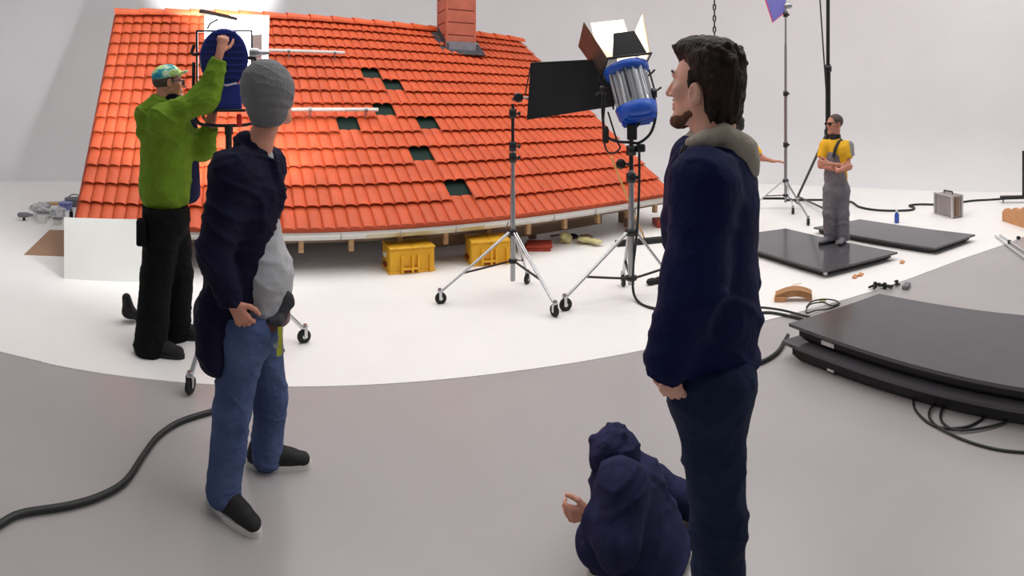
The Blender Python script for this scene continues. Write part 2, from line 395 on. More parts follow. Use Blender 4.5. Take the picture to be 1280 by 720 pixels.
def hand_sdf(S, w, d, n, t, curl=.5, s=1.0, spread=0.0, thumb=.5):
    d = nrm(d); n = nrm(n-d*np.dot(n, d)); t = nrm(t-d*np.dot(t, d)-n*np.dot(t, n))
    S.rc(w-d*.03*s, w+d*.02*s, .024*s, .024*s, k=.01, flat=n, fk=1.25)
    for o in (-.022, -.007, .008, .023): S.rc(w+d*.022*s+t*o*.7*s, w+d*.086*s+t*o*s, .013*s, .0115*s, k=.012*s)
    cs = curl if hasattr(curl, '__len__') else [curl]*4
    for o, ln, cu in zip((.028, .0095, -.0095, -.028), (.074, .082, .076, .060), cs):
        p = w+d*(.088-abs(o)*.25)*s+t*o*s; a = cu*.75; dirv = nrm(d+t*o*spread*8)
        for i, (fr, r0, r1) in enumerate(((.44, .0092, .0086), (.31, .0086, .008), (.25, .008, .0066))):
            v = dirv*math.cos(a)+n*math.sin(a); q = p+v*ln*fr*s
            S.rc(p, q, r0*s, r1*s, k=.003*s); p = q; a += cu*1.15
    p = w+d*.028*s+t*.022*s; v = nrm(d*.62+t*.7+n*.35*thumb)
    for ln, r0, r1 in ((.038, .0135, .0112), (.032, .0112, .010), (.026, .010, .0078)):
        q = p+v*ln*s; S.rc(p, q, r0*s, r1*s, k=.004*s); p = q; v = nrm(v+d*.25-t*.32*thumb*2+n*.2*thumb)
def torso_sdf(S, J, off=0.0, bot=None, k=.04, rb=None):
    f = J['f']; s = J.get('s', 1); SL, SR, Wp = J['SL'], J['SR'], J['W']; ms = (SL+SR)/2; a = nrm(ms-Wp)
    hp = (J['HL']+J['HR'])/2
    S.rc(ms-a*.09*s, Wp, .150*s+off, .128*s+off, k=k, flat=f, fk=1.28)
    S.rc(SL+nrm(ms-SL)*.02-a*.02, SR+nrm(ms-SR)*.02-a*.02, .060*s+off, .060*s+off, k=k)
    S.rc(ms+a*.0, J['N']-a*.02, .075*s+off, .058*s+off*.8, k=k)
    b = hp if bot is None else bot
    S.rc(Wp, b, .128*s+off, (rb or .132*s)+off, k=k, flat=f, fk=1.2)
def arm_sdf(S, J, q, off=0.0, k=.03, cuff=None, end=1.0):
    s = J.get('s', 1); A, B, D = J['S'+q], J['E'+q], J['W'+q]
    D2 = B+(D-B)*end
    S.rc(A, B, .052*s+off, .041*s+off, k=k)
    cl = [(D2, D2-B)] if cuff else None
    e = D2+nrm(D2-B)*.03 if cuff else D2
    S.rc(B, e, .041*s+off, (.041-.014*end)*s+off*(.8 if cuff else 1), k=k, clip=cl)
def leg_sdf(S, J, q, off=0.0, k=.03, end=1.0, clip=False, flare=0):
    s = J.get('s', 1); A, B, D = J['H'+q], J['K'+q], J['A'+q]; D2 = B+(D-B)*end
    S.rc(A, B, .088*s+off, .056*s+off, k=k+.02)
    S.rc(B, D2+(nrm(D2-B)*.03 if clip else 0), .056*s+off, .040*s+off+flare, k=k, clip=[(D2, D2-B)] if clip else None)
    if not clip:
        S.rc(B+(D-B)*.15, B+(D-B)*.55, .045*s, .05*s, k=.03)
def shoe(parent, ank, toe, s=1.0, mt=None, sole=None, floorz=0.0):
    toe = nrm(V(toe[0], toe[1], 0)); side = np.cross(toe, UP); b = V(ank[0], ank[1], floorz)
    S = SDF(); L = lambda x, y, z: b+s*(x*side+y*toe+z*UP)
    S.rc(L(0, -.055, .045), L(0, .02, .045), .036*s, .040*s, k=.02)
    S.rc(L(0, -.045, .085), L(0, -.02, .085), .036*s, .038*s, k=.025)
    S.rc(L(0, .02, .045), L(.004, .165, .034), .043*s, .034*s, k=.03, flat=UP, fk=1.12)
    S.rc(L(0, -.01, .08), L(.002, .11, .048), .034*s, .028*s, k=.03)
    S.cut(b+UP*.022*s, -UP); S.cut(b+UP*.115*s, UP)
    o = S.mesh('shoe', .005, mt or M['shoe'], parent)
    mb = MB(); poly = []
    for i in range(28):
        w = 2*PI*i/28; y = .055+.150*math.cos(w); x = (.046 if y > .05 else .040)*math.sin(w)*(1 if abs(math.cos(w)) < .8 else 1.05)
        poly.append(L(x+.003, y, .0))
    mb.prism(poly, UP*.026*s); mb.build('sole', sole or M['sole'], o)
    return o
def P_(x, y, d): return P(x, y, d)
# ---------------------------------------------------------------- the studio: floor, painted floor, curved white wall
mb = MB(); mb.box((0, 3, -.05), (16, 0, 0), (0, 14, 0), (0, 0, .05)); tag(mb.build('floor', M['greyfloor'], loc=(0, 0, 0)), kind='structure')
edge_px = [(0, 440), (60, 455), (120, 466), (200, 476), (280, 482), (370, 484), (450, 482), (540, 476), (640, 465), (730, 452), (810, 437), (870, 424), (930, 408), (1000, 390), (1110, 358), (1200, 325), (1280, 296)]
edge = [G(*p) for p in edge_px]
edge = [V(-9.5, -2.0, 0), V(-5.2, .45, 0)] + edge + [V(8.2, 3.6, 0), V(11, 3.0, 0)]
edge = spline(edge, 5)
def wall_r(th):
    t = min(max((th-.25)/.75, 0), 1); return 13.2-1.6*t*t*(3-2*t)
mb = MB(); n = len(edge); vs = []; prof = [(-1.3, 0), (-1.0, .04), (-.72, .14), (-.46, .31), (-.24, .56), (-.09, .9), (0, 1.3), (0, 3.5), (0, 7.5)]
ths = []
for p in edge: ths.append(math.atan2(p[0], p[1]))
o_ = sorted(range(n), key=lambda i: ths[i]); edge = [edge[i] for i in o_]; ths = [ths[i] for i in o_]
vs = [p+V(0, 0, .004) for p in edge]
for p, t in zip(edge, ths):
    R = wall_r(t); vs.append(V(math.sin(t)*(R-1.3), math.cos(t)*(R-1.3), .004))
mb.add(vs, [(i, i+1, n+i+1, n+i) for i in range(n-1)])
mb.add([p+V(0, 0, -.02) for p in edge]+[p+V(0, 0, .004) for p in edge], [(i, i+1, n+i+1, n+i) for i in range(n-1)])
tag(mb.build('floor', M['whitefloor'], loc=(0, 0, 0)), kind='structure')
mb = MB(); K = 90; vs = []
for k in range(K+1):
    t = -1.9+3.8*k/K; R = wall_r(t)
    for a, z in prof: vs.append(V(math.sin(t)*(R+a), math.cos(t)*(R+a), z+.004))
q = len(prof)
mb.add(vs, [(k*q+i, (k+1)*q+i, (k+1)*q+i+1, k*q+i+1) for k in range(K) for i in range(q-1)], smooth=True)
tag(mb.build('wall_back', M['cyc'], loc=(0, 0, 0)), kind='structure')
# ---------------------------------------------------------------- roof mock-up
EL, ER = P(95, 279, 5.5), P(841, 243, 7.43); EL[2] = ER[2] = (EL[2]+ER[2])/2
RL, RR = P(145, 20, 8.25), P(651, 53, 11.4); RL[2] = RR[2] = (RL[2]+RR[2])/2
Ee = nrm(ER-EL); En = nrm(np.cross(UP, Ee)); rn = nrm(np.cross(Ee, (RL+RR)/2-(EL+ER)/2))
if rn[2] < 0: rn = -rn
if np.dot(En, RL-EL) < 0: En = -En
def RP(u, v, h=0.0): return (1-v)*((1-u)*EL+u*ER)+v*((1-u)*RL+u*RR)+rn*h
def RI(x, y, h=0.0):                          # where a sight line meets the roof plane
    u, v = .5, .5
    def pr(u, v):
        p = RP(u, v, h); return V(640+F*math.atan2(p[0], p[1]), Y0-F*(p[2]-H)/math.hypot(p[0], p[1]))
    for _ in range(12):
        e = pr(u, v)-V(x, y); J = np.stack([(pr(u+1e-4, v)-pr(u, v))/1e-4, (pr(u, v+1e-4)-pr(u, v))/1e-4], 1); s = np.linalg.solve(J, e); u -= s[0]; v -= s[1]
    return u, v
roof = thing('roof_mockup', 'large sloping roof mock-up of orange clay tiles on a low timber frame', 'roof', ((EL+ER)/2)*V(1, 1, 0))
NC, NR = 27, 15
holes = set()
for hx, hy in ((460, 91), (490, 105), (484, 133), (449, 165), (527, 165), (523, 201), (573, 241)):
    u, v = RI(hx, hy); holes.add((int(u*NC), int(v*NR)))
uc, vc = RI(570, 58); du, dv = .035, .045      # the chimney's foot
mb = MB(); PRF = [(0, .0), (.06, .018), (.2, .026), (.4, .029), (.65, .024), (.85, .013), (.95, .002), (1, -.003)]
for c in range(NC):
    for r in range(NR):
        if (c, r) in holes: continue
        g = .0018*math.sin(c*7.3+r*3.1)
        prof_u = [(c+(w+a)/2)/NC for w in (0, 1) for a, _ in PRF]; prof_h = [b for w in (0, 1) for _, b in PRF]; m_ = len(prof_u)
        v0, v1 = (r-.06)/NR, min(1.0, (r+1.24)/NR)
        top = [RP(u, v0, h+.046+g) for u, h in zip(prof_u, prof_h)]+[RP(u, v1, h*.6+.004) for u, h in zip(prof_u, prof_h)]+[RP(u, v0, (h+.034+g) if r else -.012) for u, h in zip(prof_u, prof_h)]
        mb.add(top, [(i, i+1, m_+i+1, m_+i) for i in range(m_-1)], smooth=True)
        mb.add(top[:m_]+top[2*m_:], [(i, m_+i, m_+i+1, i+1) for i in range(m_-1)])
mb.build('tile_field', M['tile'], roof)
mb = MB(); Q = 12; vs = [RP(i/Q, j/Q, h) for h in (-.01, -.045) for i in range(Q+1) for j in range(Q+1)]; W = (Q+1)**2; I_ = lambda i, j: i*(Q+1)+j
mb.add(vs, [(I_(i, j), I_(i+1, j), I_(i+1, j+1), I_(i, j+1)) for i in range(Q) for j in range(Q)]+[(W+I_(i, j), W+I_(i, j+1), W+I_(i+1, j+1), W+I_(i+1, j)) for i in range(Q) for j in range(Q)]+[(I_(i, j), W+I_(i, j), W+I_(i+1, j), I_(i+1, j)) for j in (0, Q) for i in range(Q)]+[(I_(i, j), W+I_(i, j), W+I_(i, j+1), I_(i, j+1)) for i in (0, Q) for j in range(Q)])
mb.build('underlay', M['under'], roof)
NK = 20
for k in range(NK):                            # ridge tiles, each lapping the next
    mb = MB(); a = RP(k/NK-.002, 1, .035); b = RP((k+1.10)/NK, 1, .02); ax = nrm(b-a)
    up = UP; sd = nrm(np.cross(ax, up)); vs = []
    for p, r_ in ((a, .115), (b, .098)):
        for j in range(9):
            w = PI*(j/8)*1.15-.075*PI; vs.append(p+sd*math.cos(w)*r_+up*(math.sin(w)*r_*.85))
        for j in range(9):
            w = PI*(j/8)*1.15-.075*PI; vs.append(p+sd*math.cos(w)*(r_-.016)+up*(math.sin(w)*(r_-.016)*.85))
    fs = [(j, j+1, 18+j+1, 18+j) for j in range(8)]+[(9+j, 27+j, 27+j+1, 9+j+1) for j in range(8)]+[(j, 9+j, 9+j+1, j+1) for j in range(8)]+[(18+j, 18+j+1, 27+j+1, 27+j) for j in range(8)]+[(0, 18, 27, 9), (8, 17, 35, 26)]
    mb.add(vs, fs); mb.build('ridge_tile', M['ridge'], roof)
mb = MB(); mb.box((RP(0, 1, -.05)+RP(1, 1, -.05))/2-UP*.05, (RR-RL)/2, En*.02, UP*.09); mb.build('ridge_board', M['wood'], roof)
for u in (0, 1):
    mb = MB(); sg = -1 if u == 0 else 1; o = Ee*sg*.03
    mb.prism([RP(u, -.01, .0), RP(u, 1.01, .0), RP(u, 1.01, -.16), RP(u, -.01, -.16)], o); mb.build('verge_board', M['redtile'] if u == 0 else M['wood'], roof)
# gutter: half-round trough along the eave
mb = MB(); g0, g1 = RP(-.004, -.012, .012), RP(1.01, -.012, .012); vs = []
for p in (g0, g1):
    for r_ in (.062, .056):
        for j in range(11):
            w = PI+PI*j/10; vs.append(p-En*.025+En*math.cos(w)*r_+UP*math.sin(w)*r_+UP*.01)
fs = [(j, j+1, 22+j+1, 22+j) for j in range(10)]+[(11+j, 33+j, 33+j+1, 11+j+1) for j in range(10)]+[(j, 11+j, 12+j, j+1) for j in range(10)]+[(22+j, 23+j, 34+j, 33+j) for j in range(10)]+[(0, 22, 33, 11), (10, 21, 43, 32)]
mb.add(vs, fs, smooth=True); gut = mb.build('gutter', M['gutter'], roof)
a, b = RI(455, 290)[0], RI(600, 278)[0]
mb = MB(); vs = []
for uu in (a, b):
    p = RP(uu, -.012, .012)
    for j in range(11):
        w = PI*1.02+PI*.9*j/10; vs.append(p-En*.025+En*math.cos(w)*.0635+UP*math.sin(w)*.0635+UP*.01)
mb.add(vs, [(j, j+1, 11+j+1, 11+j) for j in range(10)], smooth=True); mb.build('stain', M['stain'], gut)
for k in range(12):
    p = RP((k+.5)/12, -.012, .012); mb = MB(); pts = [p-En*.025+En*math.cos(w)*.068+UP*math.sin(w)*.068+UP*.012 for w in np.linspace(PI*.95, PI*2, 9)]
    mb.tube(pts, .006, 6); mb.build('gutter_bracket', M['steel'], gut)
mb = MB(); mb.box((RP(0, 0, -.1)+RP(1, 0, -.1))/2+En*.03, (ER-EL)/2, En*.012, UP*.06); mb.build('fascia', M['wood2'], roof)
for k in range(14):                            # rafters run under the deck, their cut ends hang below the gutter
    u = .04+.92*k/13; mb = MB(); p0 = RP(u, .0, -.10); p1 = RP(u, .99, -.10)
    mb.box((p0+p1)/2, (p1-p0)/2, Ee*.028, rn*.055); mb.box(p0-UP*.085+En*.02, Ee*.026, En*.03, UP*.07); mb.build('rafter', M['wood'], roof)
for k, u in enumerate((.05, .28, .5, .72, .93)):         # trestles: posts and struts
    for v in (.1, .45, .95):
        p = RP(u, v, -.155); mb = MB(); mb.box(V(p[0], p[1], p[2]/2), Ee*.04, En*.04, UP*p[2]/2); mb.build('post', M['wood2'], roof)
    p, q_ = RP(u, .13, -.17), RP(u, .45, -.17); mb = MB(); q2 = V(q_[0], q_[1], .1); p2 = V(p[0], p[1], p[2]-.02); mb.box((p2+q2)/2, (q2-p2)/2, Ee*.02, nrm(np.cross(q2-p2, Ee))*.045); mb.build('strut', M['wood2'], roof)
mb = MB(); a_, b_ = RP(.45, .09, 0), RP(.86, .09, 0); zc = .20
mb.box(V((a_[0]+b_[0])/2, (a_[1]+b_[1])/2, zc), (b_-a_)*V(1, 1, 0)/2, En*.02, UP*.11); mb.build('long_beam', M['wood2'], roof)
mb = MB(); a_, b_ = RP(.0, .62, 0), RP(.80, .62, 0)
mb.box(V((a_[0]+b_[0])/2, (a_[1]+b_[1])/2, .55), (b_-a_)*V(1, 1, 0)/2, En*.02, UP*.55); mb.build('back_panel', M['debrisgrey'], roof)
mb = MB(); pu = RI(805, 250)[0]; p = RP(pu, .03, -.12); mb.box(V(p[0], p[1], p[2]/2+.01)+En*.08, Ee*.09, En*.03, UP*p[2]/2); mb.build('end_post', M['wood2'], roof)
# chimney
cb = (RP(uc, vc, 0)); CW, CD = .30, .26
def chim(name, z0, z1, w, d, m_, dx=0): 
    mb = MB(); mb.rbox(cb*V(1, 1, 0)+UP*(z0+z1)/2, Ee*w, En*d, UP*(z1-z0)/2, .008); return mb.build(name, m_, roof)
zb = cb[2]-.3
mb = MB(); mb.box(cb*V(1, 1, 0)+UP*(zb+4.6)/2, Ee*(CW-.012), En*(CD-.012), UP*(4.6-zb)/2); ch = mb.build('chimney', M['mortar'], roof)
z = zb; k = 0
while z < 4.6:
    mb = MB(); hh = .118; mb.rbox(cb*V(1, 1, 0)+UP*(z+hh), Ee*CW, En*CD, UP*(hh-.007), .010)
    mb.build('block_course', M['brick'], ch); z += 2*hh; k += 1
for sx in (-1, 1):
    mb = MB(); mb.rbox(cb*V(1, 1, 0)+UP*(zb+4.6)/2+Ee*sx*(CW-.018)-En*(CD-.016), Ee*.022, En*.022, UP*(4.6-zb)/2, .006); mb.build('corner_strip', M['brick'], ch)
mb = MB(); hw = .36
s_ = nrm(RL-EL+RR-ER)
fp = cb-En*CD; fv = np.dot(fp-cb, En)/ (np.dot(s_, En)); foot = cb+s_*fv
mb.box(foot+UP*.09+rn*.06-En*.012, Ee*(CW+.02), En*.012, UP*.10); mb.build('front_flashing', M['lead'], ch)
mb = MB(); A0 = foot+rn*.088
mb.add([A0-Ee*hw, A0+Ee*hw, A0+Ee*(hw+.06)-s_*.15, A0-Ee*(hw+.06)-s_*.15, A0-Ee*hw+rn*.02, A0+Ee*hw+rn*.02, A0+Ee*(hw+.06)-s_*.15+rn*.015, A0-Ee*(hw+.06)-s_*.15+rn*.015], [(0, 1, 2, 3), (7, 6, 5, 4), (0, 4, 5, 1), (1, 5, 6, 2), (2, 6, 7, 3), (3, 7, 4, 0)])
for sx in (-1, 1):
    c0 = foot+Ee*sx*(CW+.045)+s_*.3+rn*.09; mb.box(c0, Ee*.075, s_*.36, rn*.012); mb.box(c0-Ee*sx*.05+UP*.06, Ee*.01, s_*.33, UP*.08)
mb.build('apron_flashing', M['darklead'], ch)
# snow rails
for (x0, y0, x1, y1) in ((334, 62, 431, 67), (352, 135, 473, 139)):
    u0, v0 = RI(x0, y0, .15); u1, v1 = RI(x1, y1, .15); vm = (v0+v1)/2
    pa, pb = RP(u0-.05, vm, .15), RP(u1, vm, .15); mb = MB()
    mb.tube([pa, pb], .026, 10); rl = mb.build('snow_rail', M['gutter'], roof)
    for t in (.05, .45, .9):
        q_ = pa+(pb-pa)*t; mb = MB(); mb.tube([q_-rn*.11-s_*.03, q_], .012, 8); mb.lathe(q_-Ee*.02, Ee, [(0, .034), (.04, .034)], 12); mb.build('rail_bracket', M['steel'], rl)
# tie strap down the right side of the roof
p0 = P(764, 196, 5.6); p1 = G(806, 300); mb = MB(); mb.tube([p0, p0+(p1-p0)*.5-UP*.01, p1+UP*.012], .011, 8)
tag(mb.build('timber_lath', M['tan']), 'thin tan lath leaning on the tiled roof behind the silver lamp stand', 'lath')
# ---------------------------------------------------------------- things at the roof's foot
def crate(label, FL, FR, hgt, dep, mk):
    e = nrm(FR-FL); nn = nrm(np.cross(UP, e)); w = np.linalg.norm(FR-FL)
    if nn[1] < 0: nn = -nn
    t = thing('crate', label, 'crate', (FL+FR)/2, 'yellow crates under the eave')
    L = lambda x, y, z: FL+e*x*w+nn*y*dep+UP*z*hgt
    cc = L(.5, .5, .5); mb = MB(); t_ = .015
    mb.rbox(L(.5, .5, .47), e*(w/2-.012), nn*(dep/2-.012), UP*hgt*.44, .008); mb.rbox(L(.5, .5, .05), e*w/2, nn*dep/2, UP*.012, .005)
    mb.build('body', M['yellow'], t)
    mb = MB()
    for a in (.255, .745): mb.rbox(L(a, .5, .955), e*(w*.243), nn*dep/2, UP*hgt*.045, .006)
    mb.build('lid', M['yellow2'], t)
    mb = MB()
    for x in (.28, .5, .62, .88)[:4]: mb.rbox(L(x, 0, .36)-nn*.006, e*.012, nn*.016, UP*hgt*.33, .004)
    mb.rbox(L(.45, 0, .2)-nn*.012, e*w*.16, nn*.012, UP*.012, .004); mb.build('rib', M['yellow'], t)
    mb = MB(); mb.rbox(L(.45, 0, .12)+nn*.004, e*w*.12, nn*.012, UP*.016, .003); mb.build('slot', M['redhole'], t)
    mb = MB(); mb.rbox(L(0, .5, .25)+e*.002, nn*dep*.14, e*.014, UP*.018, .004); mb.build('side_slot', M['redhole'], t)
    if mk:
        mb = MB(); mb.box(L(0, .55, .6)+e*.004, nn*.035, e*.01, UP*.022); mb.build('sticker', M['labelm'], t)
    return t
crate('yellow plastic crate with a pale sticker, left of the two under the eave', G(486, 344.5), G(545, 339), .27, .36, True)
crate('yellow plastic crate under the eave, partly behind a leg of the chrome stand', G(588, 334), G(640, 330), .265, .36, False)
# white board closing the front at the left
a, b = G(80, 349), G(236, 353); up_ = nrm(V(0, 0, 1)+.42*nrm(V(a[0], a[1], 0))); n_ = nrm(np.cross(b-a, up_)); 
ta = up_*((H-a[2]-np.linalg.norm(a[:2])*(139/F))/1.0)*.98
mb = MB(); hgt = .61
mb.prism([a, b, b+up_*hgt, a+up_*hgt], n_*.02*(-1 if n_[1] < 0 else 1)); tag(mb.build('white_board', M['white']), 'large white board leaning against the lower left front of the tiled roof', 'board')
mb = MB(); mb.prism([G(30, 318, .01), G(84, 320, .01), G(86, 288, .01), G(62, 287, .01)], (0, 0, -.008)); tag(mb.build('hardboard_sheet', M['card']), 'brown hardboard sheet lying on the floor beside the white board', 'board')
# debris beyond the left corner
def lump(name, label, cat, c, r, m_, seed=0, group=None, flat=.6):
    t = thing(name, label, cat, (c[0], c[1], 0), group)
    S = SDF(); rs = random.Random(seed)
    for k in range(6):
        o = V(rs.uniform(-1, 1), rs.uniform(-1, 1), rs.uniform(0, 1)*flat)*r; S.ell(c+o*V(1, 1, 1)+UP*r*.3, (r*.7, r*.6, r*.4*flat+.01), k=.02)
    S.disp = folds(r*.14, 2.2/r, 2.2/r, seed); S.cut(V(0, 0, .004), -UP); o = S.mesh(name+'_body', max(r/12, .006), m_, t)
    return t
lump('plastic_sheeting', 'crumpled clear plastic sheeting on the floor beyond the left edge of the tiled roof', 'plastic', G(52, 272), .20, M['clear'], 2)
def bucket(name, label, c, r, h, m_, m2):
    t = thing(name, label, 'tub', c); mb = MB(); mb.lathe(c, UP, [(0, r*.82), (h, r), (h, r*.9), (h*.1, r*.75)], 20); mb.build('tub', m_, t)
    mb = MB(); mb.lathe(c+UP*h*.93, UP, [(0, r*1.04), (h*.1, r*1.06), (h*.12, r*.9)], 20); mb.build('rim', m2, t)
bucket('plastic_tub', 'white tub with a grey rim on the floor left of the tiled roof', G(53, 279), .085, .17, M['labelm'], M['debrisgrey'])
bucket('plastic_tub', 'low white tub nearest the brown hardboard, left of the tiled roof', G(72, 281), .07, .10, M['labelm'], M['debrisgrey'])
bucket('plastic_tub', 'pale blue tub in the clutter close to the left edge of the tiled roof', G(82, 262), .12, .12, M['debrisblue'], M['debrisblue'])
t = thing('hand_drill', 'dark grey hand drill lying at the left end of the floor clutter', 'drill', G(30, 276))
c = G(30, 276); e1, f1 = axes(34)
mb = MB(); mb.lathe(c+UP*.09-e1*.1, e1, [(0, .02), (.03, .04), (.15, .04), (.2, .02), (.24, .014)], 14); mb.build('motor_housing', M['debrisgrey'], t)
mb = MB(); mb.rbox(c+UP*.05+e1*.0, e1*.02, f1*.02, UP*.05, .006); mb.build('grip', M['black'], t)
t = thing('tool_bag', 'dark grey tool bag in the clutter touching the left edge of the tiled roof', 'bag', G(93, 258))
c = G(93, 258); mb = MB(); mb.rbox(c+UP*.08, e1*.17, f1*.1, UP*.08, .03); mb.build('bag_body', M['debrisgrey'], t)
mb = MB(); mb.tube([c+UP*(.15+.06*math.sin(w))+e1*.1*math.cos(w) for w in np.linspace(0, PI, 9)], .009, 8); mb.build('handle', M['black'], t)
t = thing('spray_can', 'small dark spray can standing by the brown hardboard left of the roof', 'can', G(89, 277)); c = G(89, 277)
mb = MB(); mb.lathe(c, UP, [(0, .03), (.14, .03), (.16, .02)], 14); mb.build('can_body', M['black'], t); mb = MB(); mb.lathe(c+UP*.16, UP, [(0, .018), (.035, .016)], 12); mb.build('cap', M['debrisgrey'], t)
for px, py, sc, lab in ((46, 262, .13, 'flat beige packet behind the tubs left of the tiled roof'), (66, 256, .15, 'pale wooden offcut lying furthest back in the clutter left of the roof')):
    c = G(px, py); mb = MB(); mb.rbox(c+UP*.025, e1*sc, f1*.07, UP*.022, .006); tag(mb.build('packet' if px < 50 else 'wooden_offcut', M['gold'] if px < 50 else M['wood']), lab, 'packet' if px < 50 else 'offcut')
# broken tiles and rubble under the right end of the eave
def loose_tile(label, c, yaw, L_, W_, seed):
    rd = V(math.cos(yaw), math.sin(yaw), 0); sd = V(-rd[1], rd[0], 0); mb = MB(); vs = []
    for z in (0, .022):
        for i in range(9):
            for e_ in (-1, 1): vs.append(c+rd*(-L_/2+L_*i/8)+sd*(W_/2)*e_+UP*(z+.008+.022*abs(math.sin(PI*i/4))))
    fs = [(2*i, 2*i+1, 2*i+3, 2*i+2) for i in range(8)]+[(18+2*i, 18+2*i+2, 18+2*i+3, 18+2*i+1) for i in range(8)]+[(2*i, 2*i+2, 20+2*i, 18+2*i) for i in range(8)]+[(2*i+1, 19+2*i, 21+2*i, 2*i+3) for i in range(8)]+[(0, 18, 19, 1), (16, 17, 35, 34)]
    mb.add(vs, fs); return tag(mb.build('roof_tile', M['redtile']), label, 'tile')
mb = MB(); e2, f2 = axes(672); c = G(672, 311)
t = thing('spare_tiles', 'short stack of red clay tiles on the floor behind the flag stand', 'tiles', c)
for k in range(2): mb = MB(); mb.rbox(c+UP*(.022+.034*k)+e2*.02*k, e2*.155, f2*.14, UP*.016, .007); mb.build('tile', M['redtile'], t)
mb = MB(); c = G(828, 282); mb.rbox(c+UP*.05, e2*.12, f2*.16, UP*.045, .012); tag(mb.build('clay_block', M['redtile']), 'dull red clay block on the floor beyond the right end of the eave', 'block')
for (px, py, r_, m_, nm, lab) in ((705, 303, .07, 'foam', 'foam_lump', 'upright lump of yellowish foam under the eave, left of the flat one'), (738, 306, .10, 'foam', 'foam_sheet', 'flat torn piece of yellow green foam under the eave beside the lamp stand'), (718, 297.5, .05, 'black', 'cloth_scrap', 'small black cloth scrap between the two foam pieces'), (733, 299, .06, 'wood2', 'timber_offcut', 'brown splintered offcut behind the flat yellow foam')):
    lump(nm, lab, nm.split('_')[-1], G(px, py), r_, M[m_], int(px), flat=.35 if nm != 'foam_lump' else 1.1)
mb = MB(); a, b = G(688, 297), G(712, 296); mb.tube([a+UP*.02, (a+b)/2+UP*.03, b+UP*.02], .014, 6); tag(mb.build('broken_lath', M['wood2']), 'thin dark broken lath lying under the eave left of the foam pieces', 'lath')
mb = MB(); a, b = G(770, 308), G(862, 299); mb.box((a+b)/2+UP*.035, (b-a)/2, nrm(np.cross(b-a, UP))*.05, UP*.03); 
tag(mb.build('black_batten', M['black']), 'long black batten on the white floor behind the silver lamp stand', 'batten')
mb = MB(); a, b = G(800, 268), G(850, 272); mb.tube([a+UP*.28, b+UP*.2], .012, 6); tag(mb.build('thin_bar', M['redtile']), 'thin reddish bar sticking out past the right end of the roof frame', 'bar')
# ---------------------------------------------------------------- light stands
def caster(parent, p, d, r=.05):
    d = nrm(V(d[0], d[1], 0)); sd = V(-d[1], d[0], 0); c = p*V(1, 1, 0)+UP*r
    mb = MB(); mb.lathe(c-sd*.013, sd, [(0, r*.55), (0, r*.92), (.004, r), (.022, r), (.026, r*.92), (.026, r*.55)], 20)
    mb.lathe(c-sd*.016, sd, [(0, r*.3), (.032, r*.3)], 12, mi=1)
    w = mb.build('caster', [M['rubber'], M['chrome']], parent)
    mb = MB()
    for q in (-1, 1): mb.box(c+sd*q*.021+UP*r*.5+d*.008, d*.012, sd*.002, UP*r*.65)
    mb.lathe(c+UP*r*1.1+d*.008, UP, [(0, .02), (.012, .024), (.03, .014)], 12); mb.build('caster_fork', M['chrome'], w)
def stand(label, base, ztop, feet, hub_z, brace_z, rad=.02, colm='chrome', col2='blackm', lowz=.12, castr=.055, group=None, knob_h=None, armsm='chrome', name='light_stand', cast=True, lean=None):
    t = thing(name, label, 'stand', base*V(1, 1, 0), group); b = base*V(1, 1, 0)
    topv = (lean if lean is not None else V(0, 0, 0)); pt = lambda z: b+UP*z+topv*z
    mb = MB(); mb.tube([pt(lowz), pt(ztop*.55)], rad*1.15, 14); mb.build('lower_pole', M[colm], t)
    mb = MB(); mb.tube([pt(ztop*.5), pt(ztop*.8)], rad*.95, 14); mb.build('middle_pole', M[colm], t)
    mb = MB(); mb.tube([pt(ztop*.76), pt(ztop)], rad*.75, 14); mb.build('upper_pole', M[col2], t)
    for z in (knob_h or (ztop*.55, ztop*.8)):
        mb = MB(); mb.lathe(pt(z-.045), UP, [(0, rad*1.2), (.004, rad*1.75), (.085, rad*1.75), (.09, rad*1.2)], 14); cl = mb.build('collar', M['blackm'], t)
        e_, f_ = axes(700); mb = MB(); mb.tube([pt(z), pt(z)+e_*.055], .006, 8); mb.lathe(pt(z)+e_*.045, e_, [(0, .014), (.008, .02), (.02, .02), (.026, .012)], 10); mb.build('knob', M['blackm'], cl)
    mb = MB(); mb.lathe(pt(hub_z-.03), UP, [(0, rad*1.2), (.004, rad*2.2), (.055, rad*2.2), (.06, rad*1.2)], 14); mb.build('hub', M['blackm'], t)
    mb = MB(); mb.lathe(pt(brace_z-.02), UP, [(0, rad*1.2), (.003, rad*2), (.035, rad*2), (.04, rad*1.2)], 14); mb.build('brace_collar', M['blackm'], t)
    for fpt in feet:
        fpt = fpt*V(1, 1, 0); d = nrm(fpt-b); tip = fpt+UP*(castr*2.2 if cast else .02)-d*.01; h0 = b+UP*hub_z+d*rad*1.8
        sd = np.cross(d, UP); mb = MB()
        for q in (-1, 1): mb.tube([h0+sd*q*.012, tip+sd*q*.004], rad*.42, 8)
        lg = mb.build('leg', M[armsm], t)
        f_ = (brace_z/hub_z); m_ = tip+(h0-tip)*min(.62, max(.3, f_*.55)); b0 = b+UP*brace_z+d*rad*1.6
        mb = MB(); mb.box((b0+m_)/2, (m_-b0)/2, sd*rad*.45, nrm(np.cross(m_-b0, sd))*rad*.28); mb.build('brace', M['blackm'], t)
        if cast: caster(lg, fpt, d, castr)
        else:
            mb = MB(); mb.lathe(fpt, UP, [(0, .018), (.03, .018)], 10); mb.build('rubber_foot', M['rubber'], lg)
    return t, pt
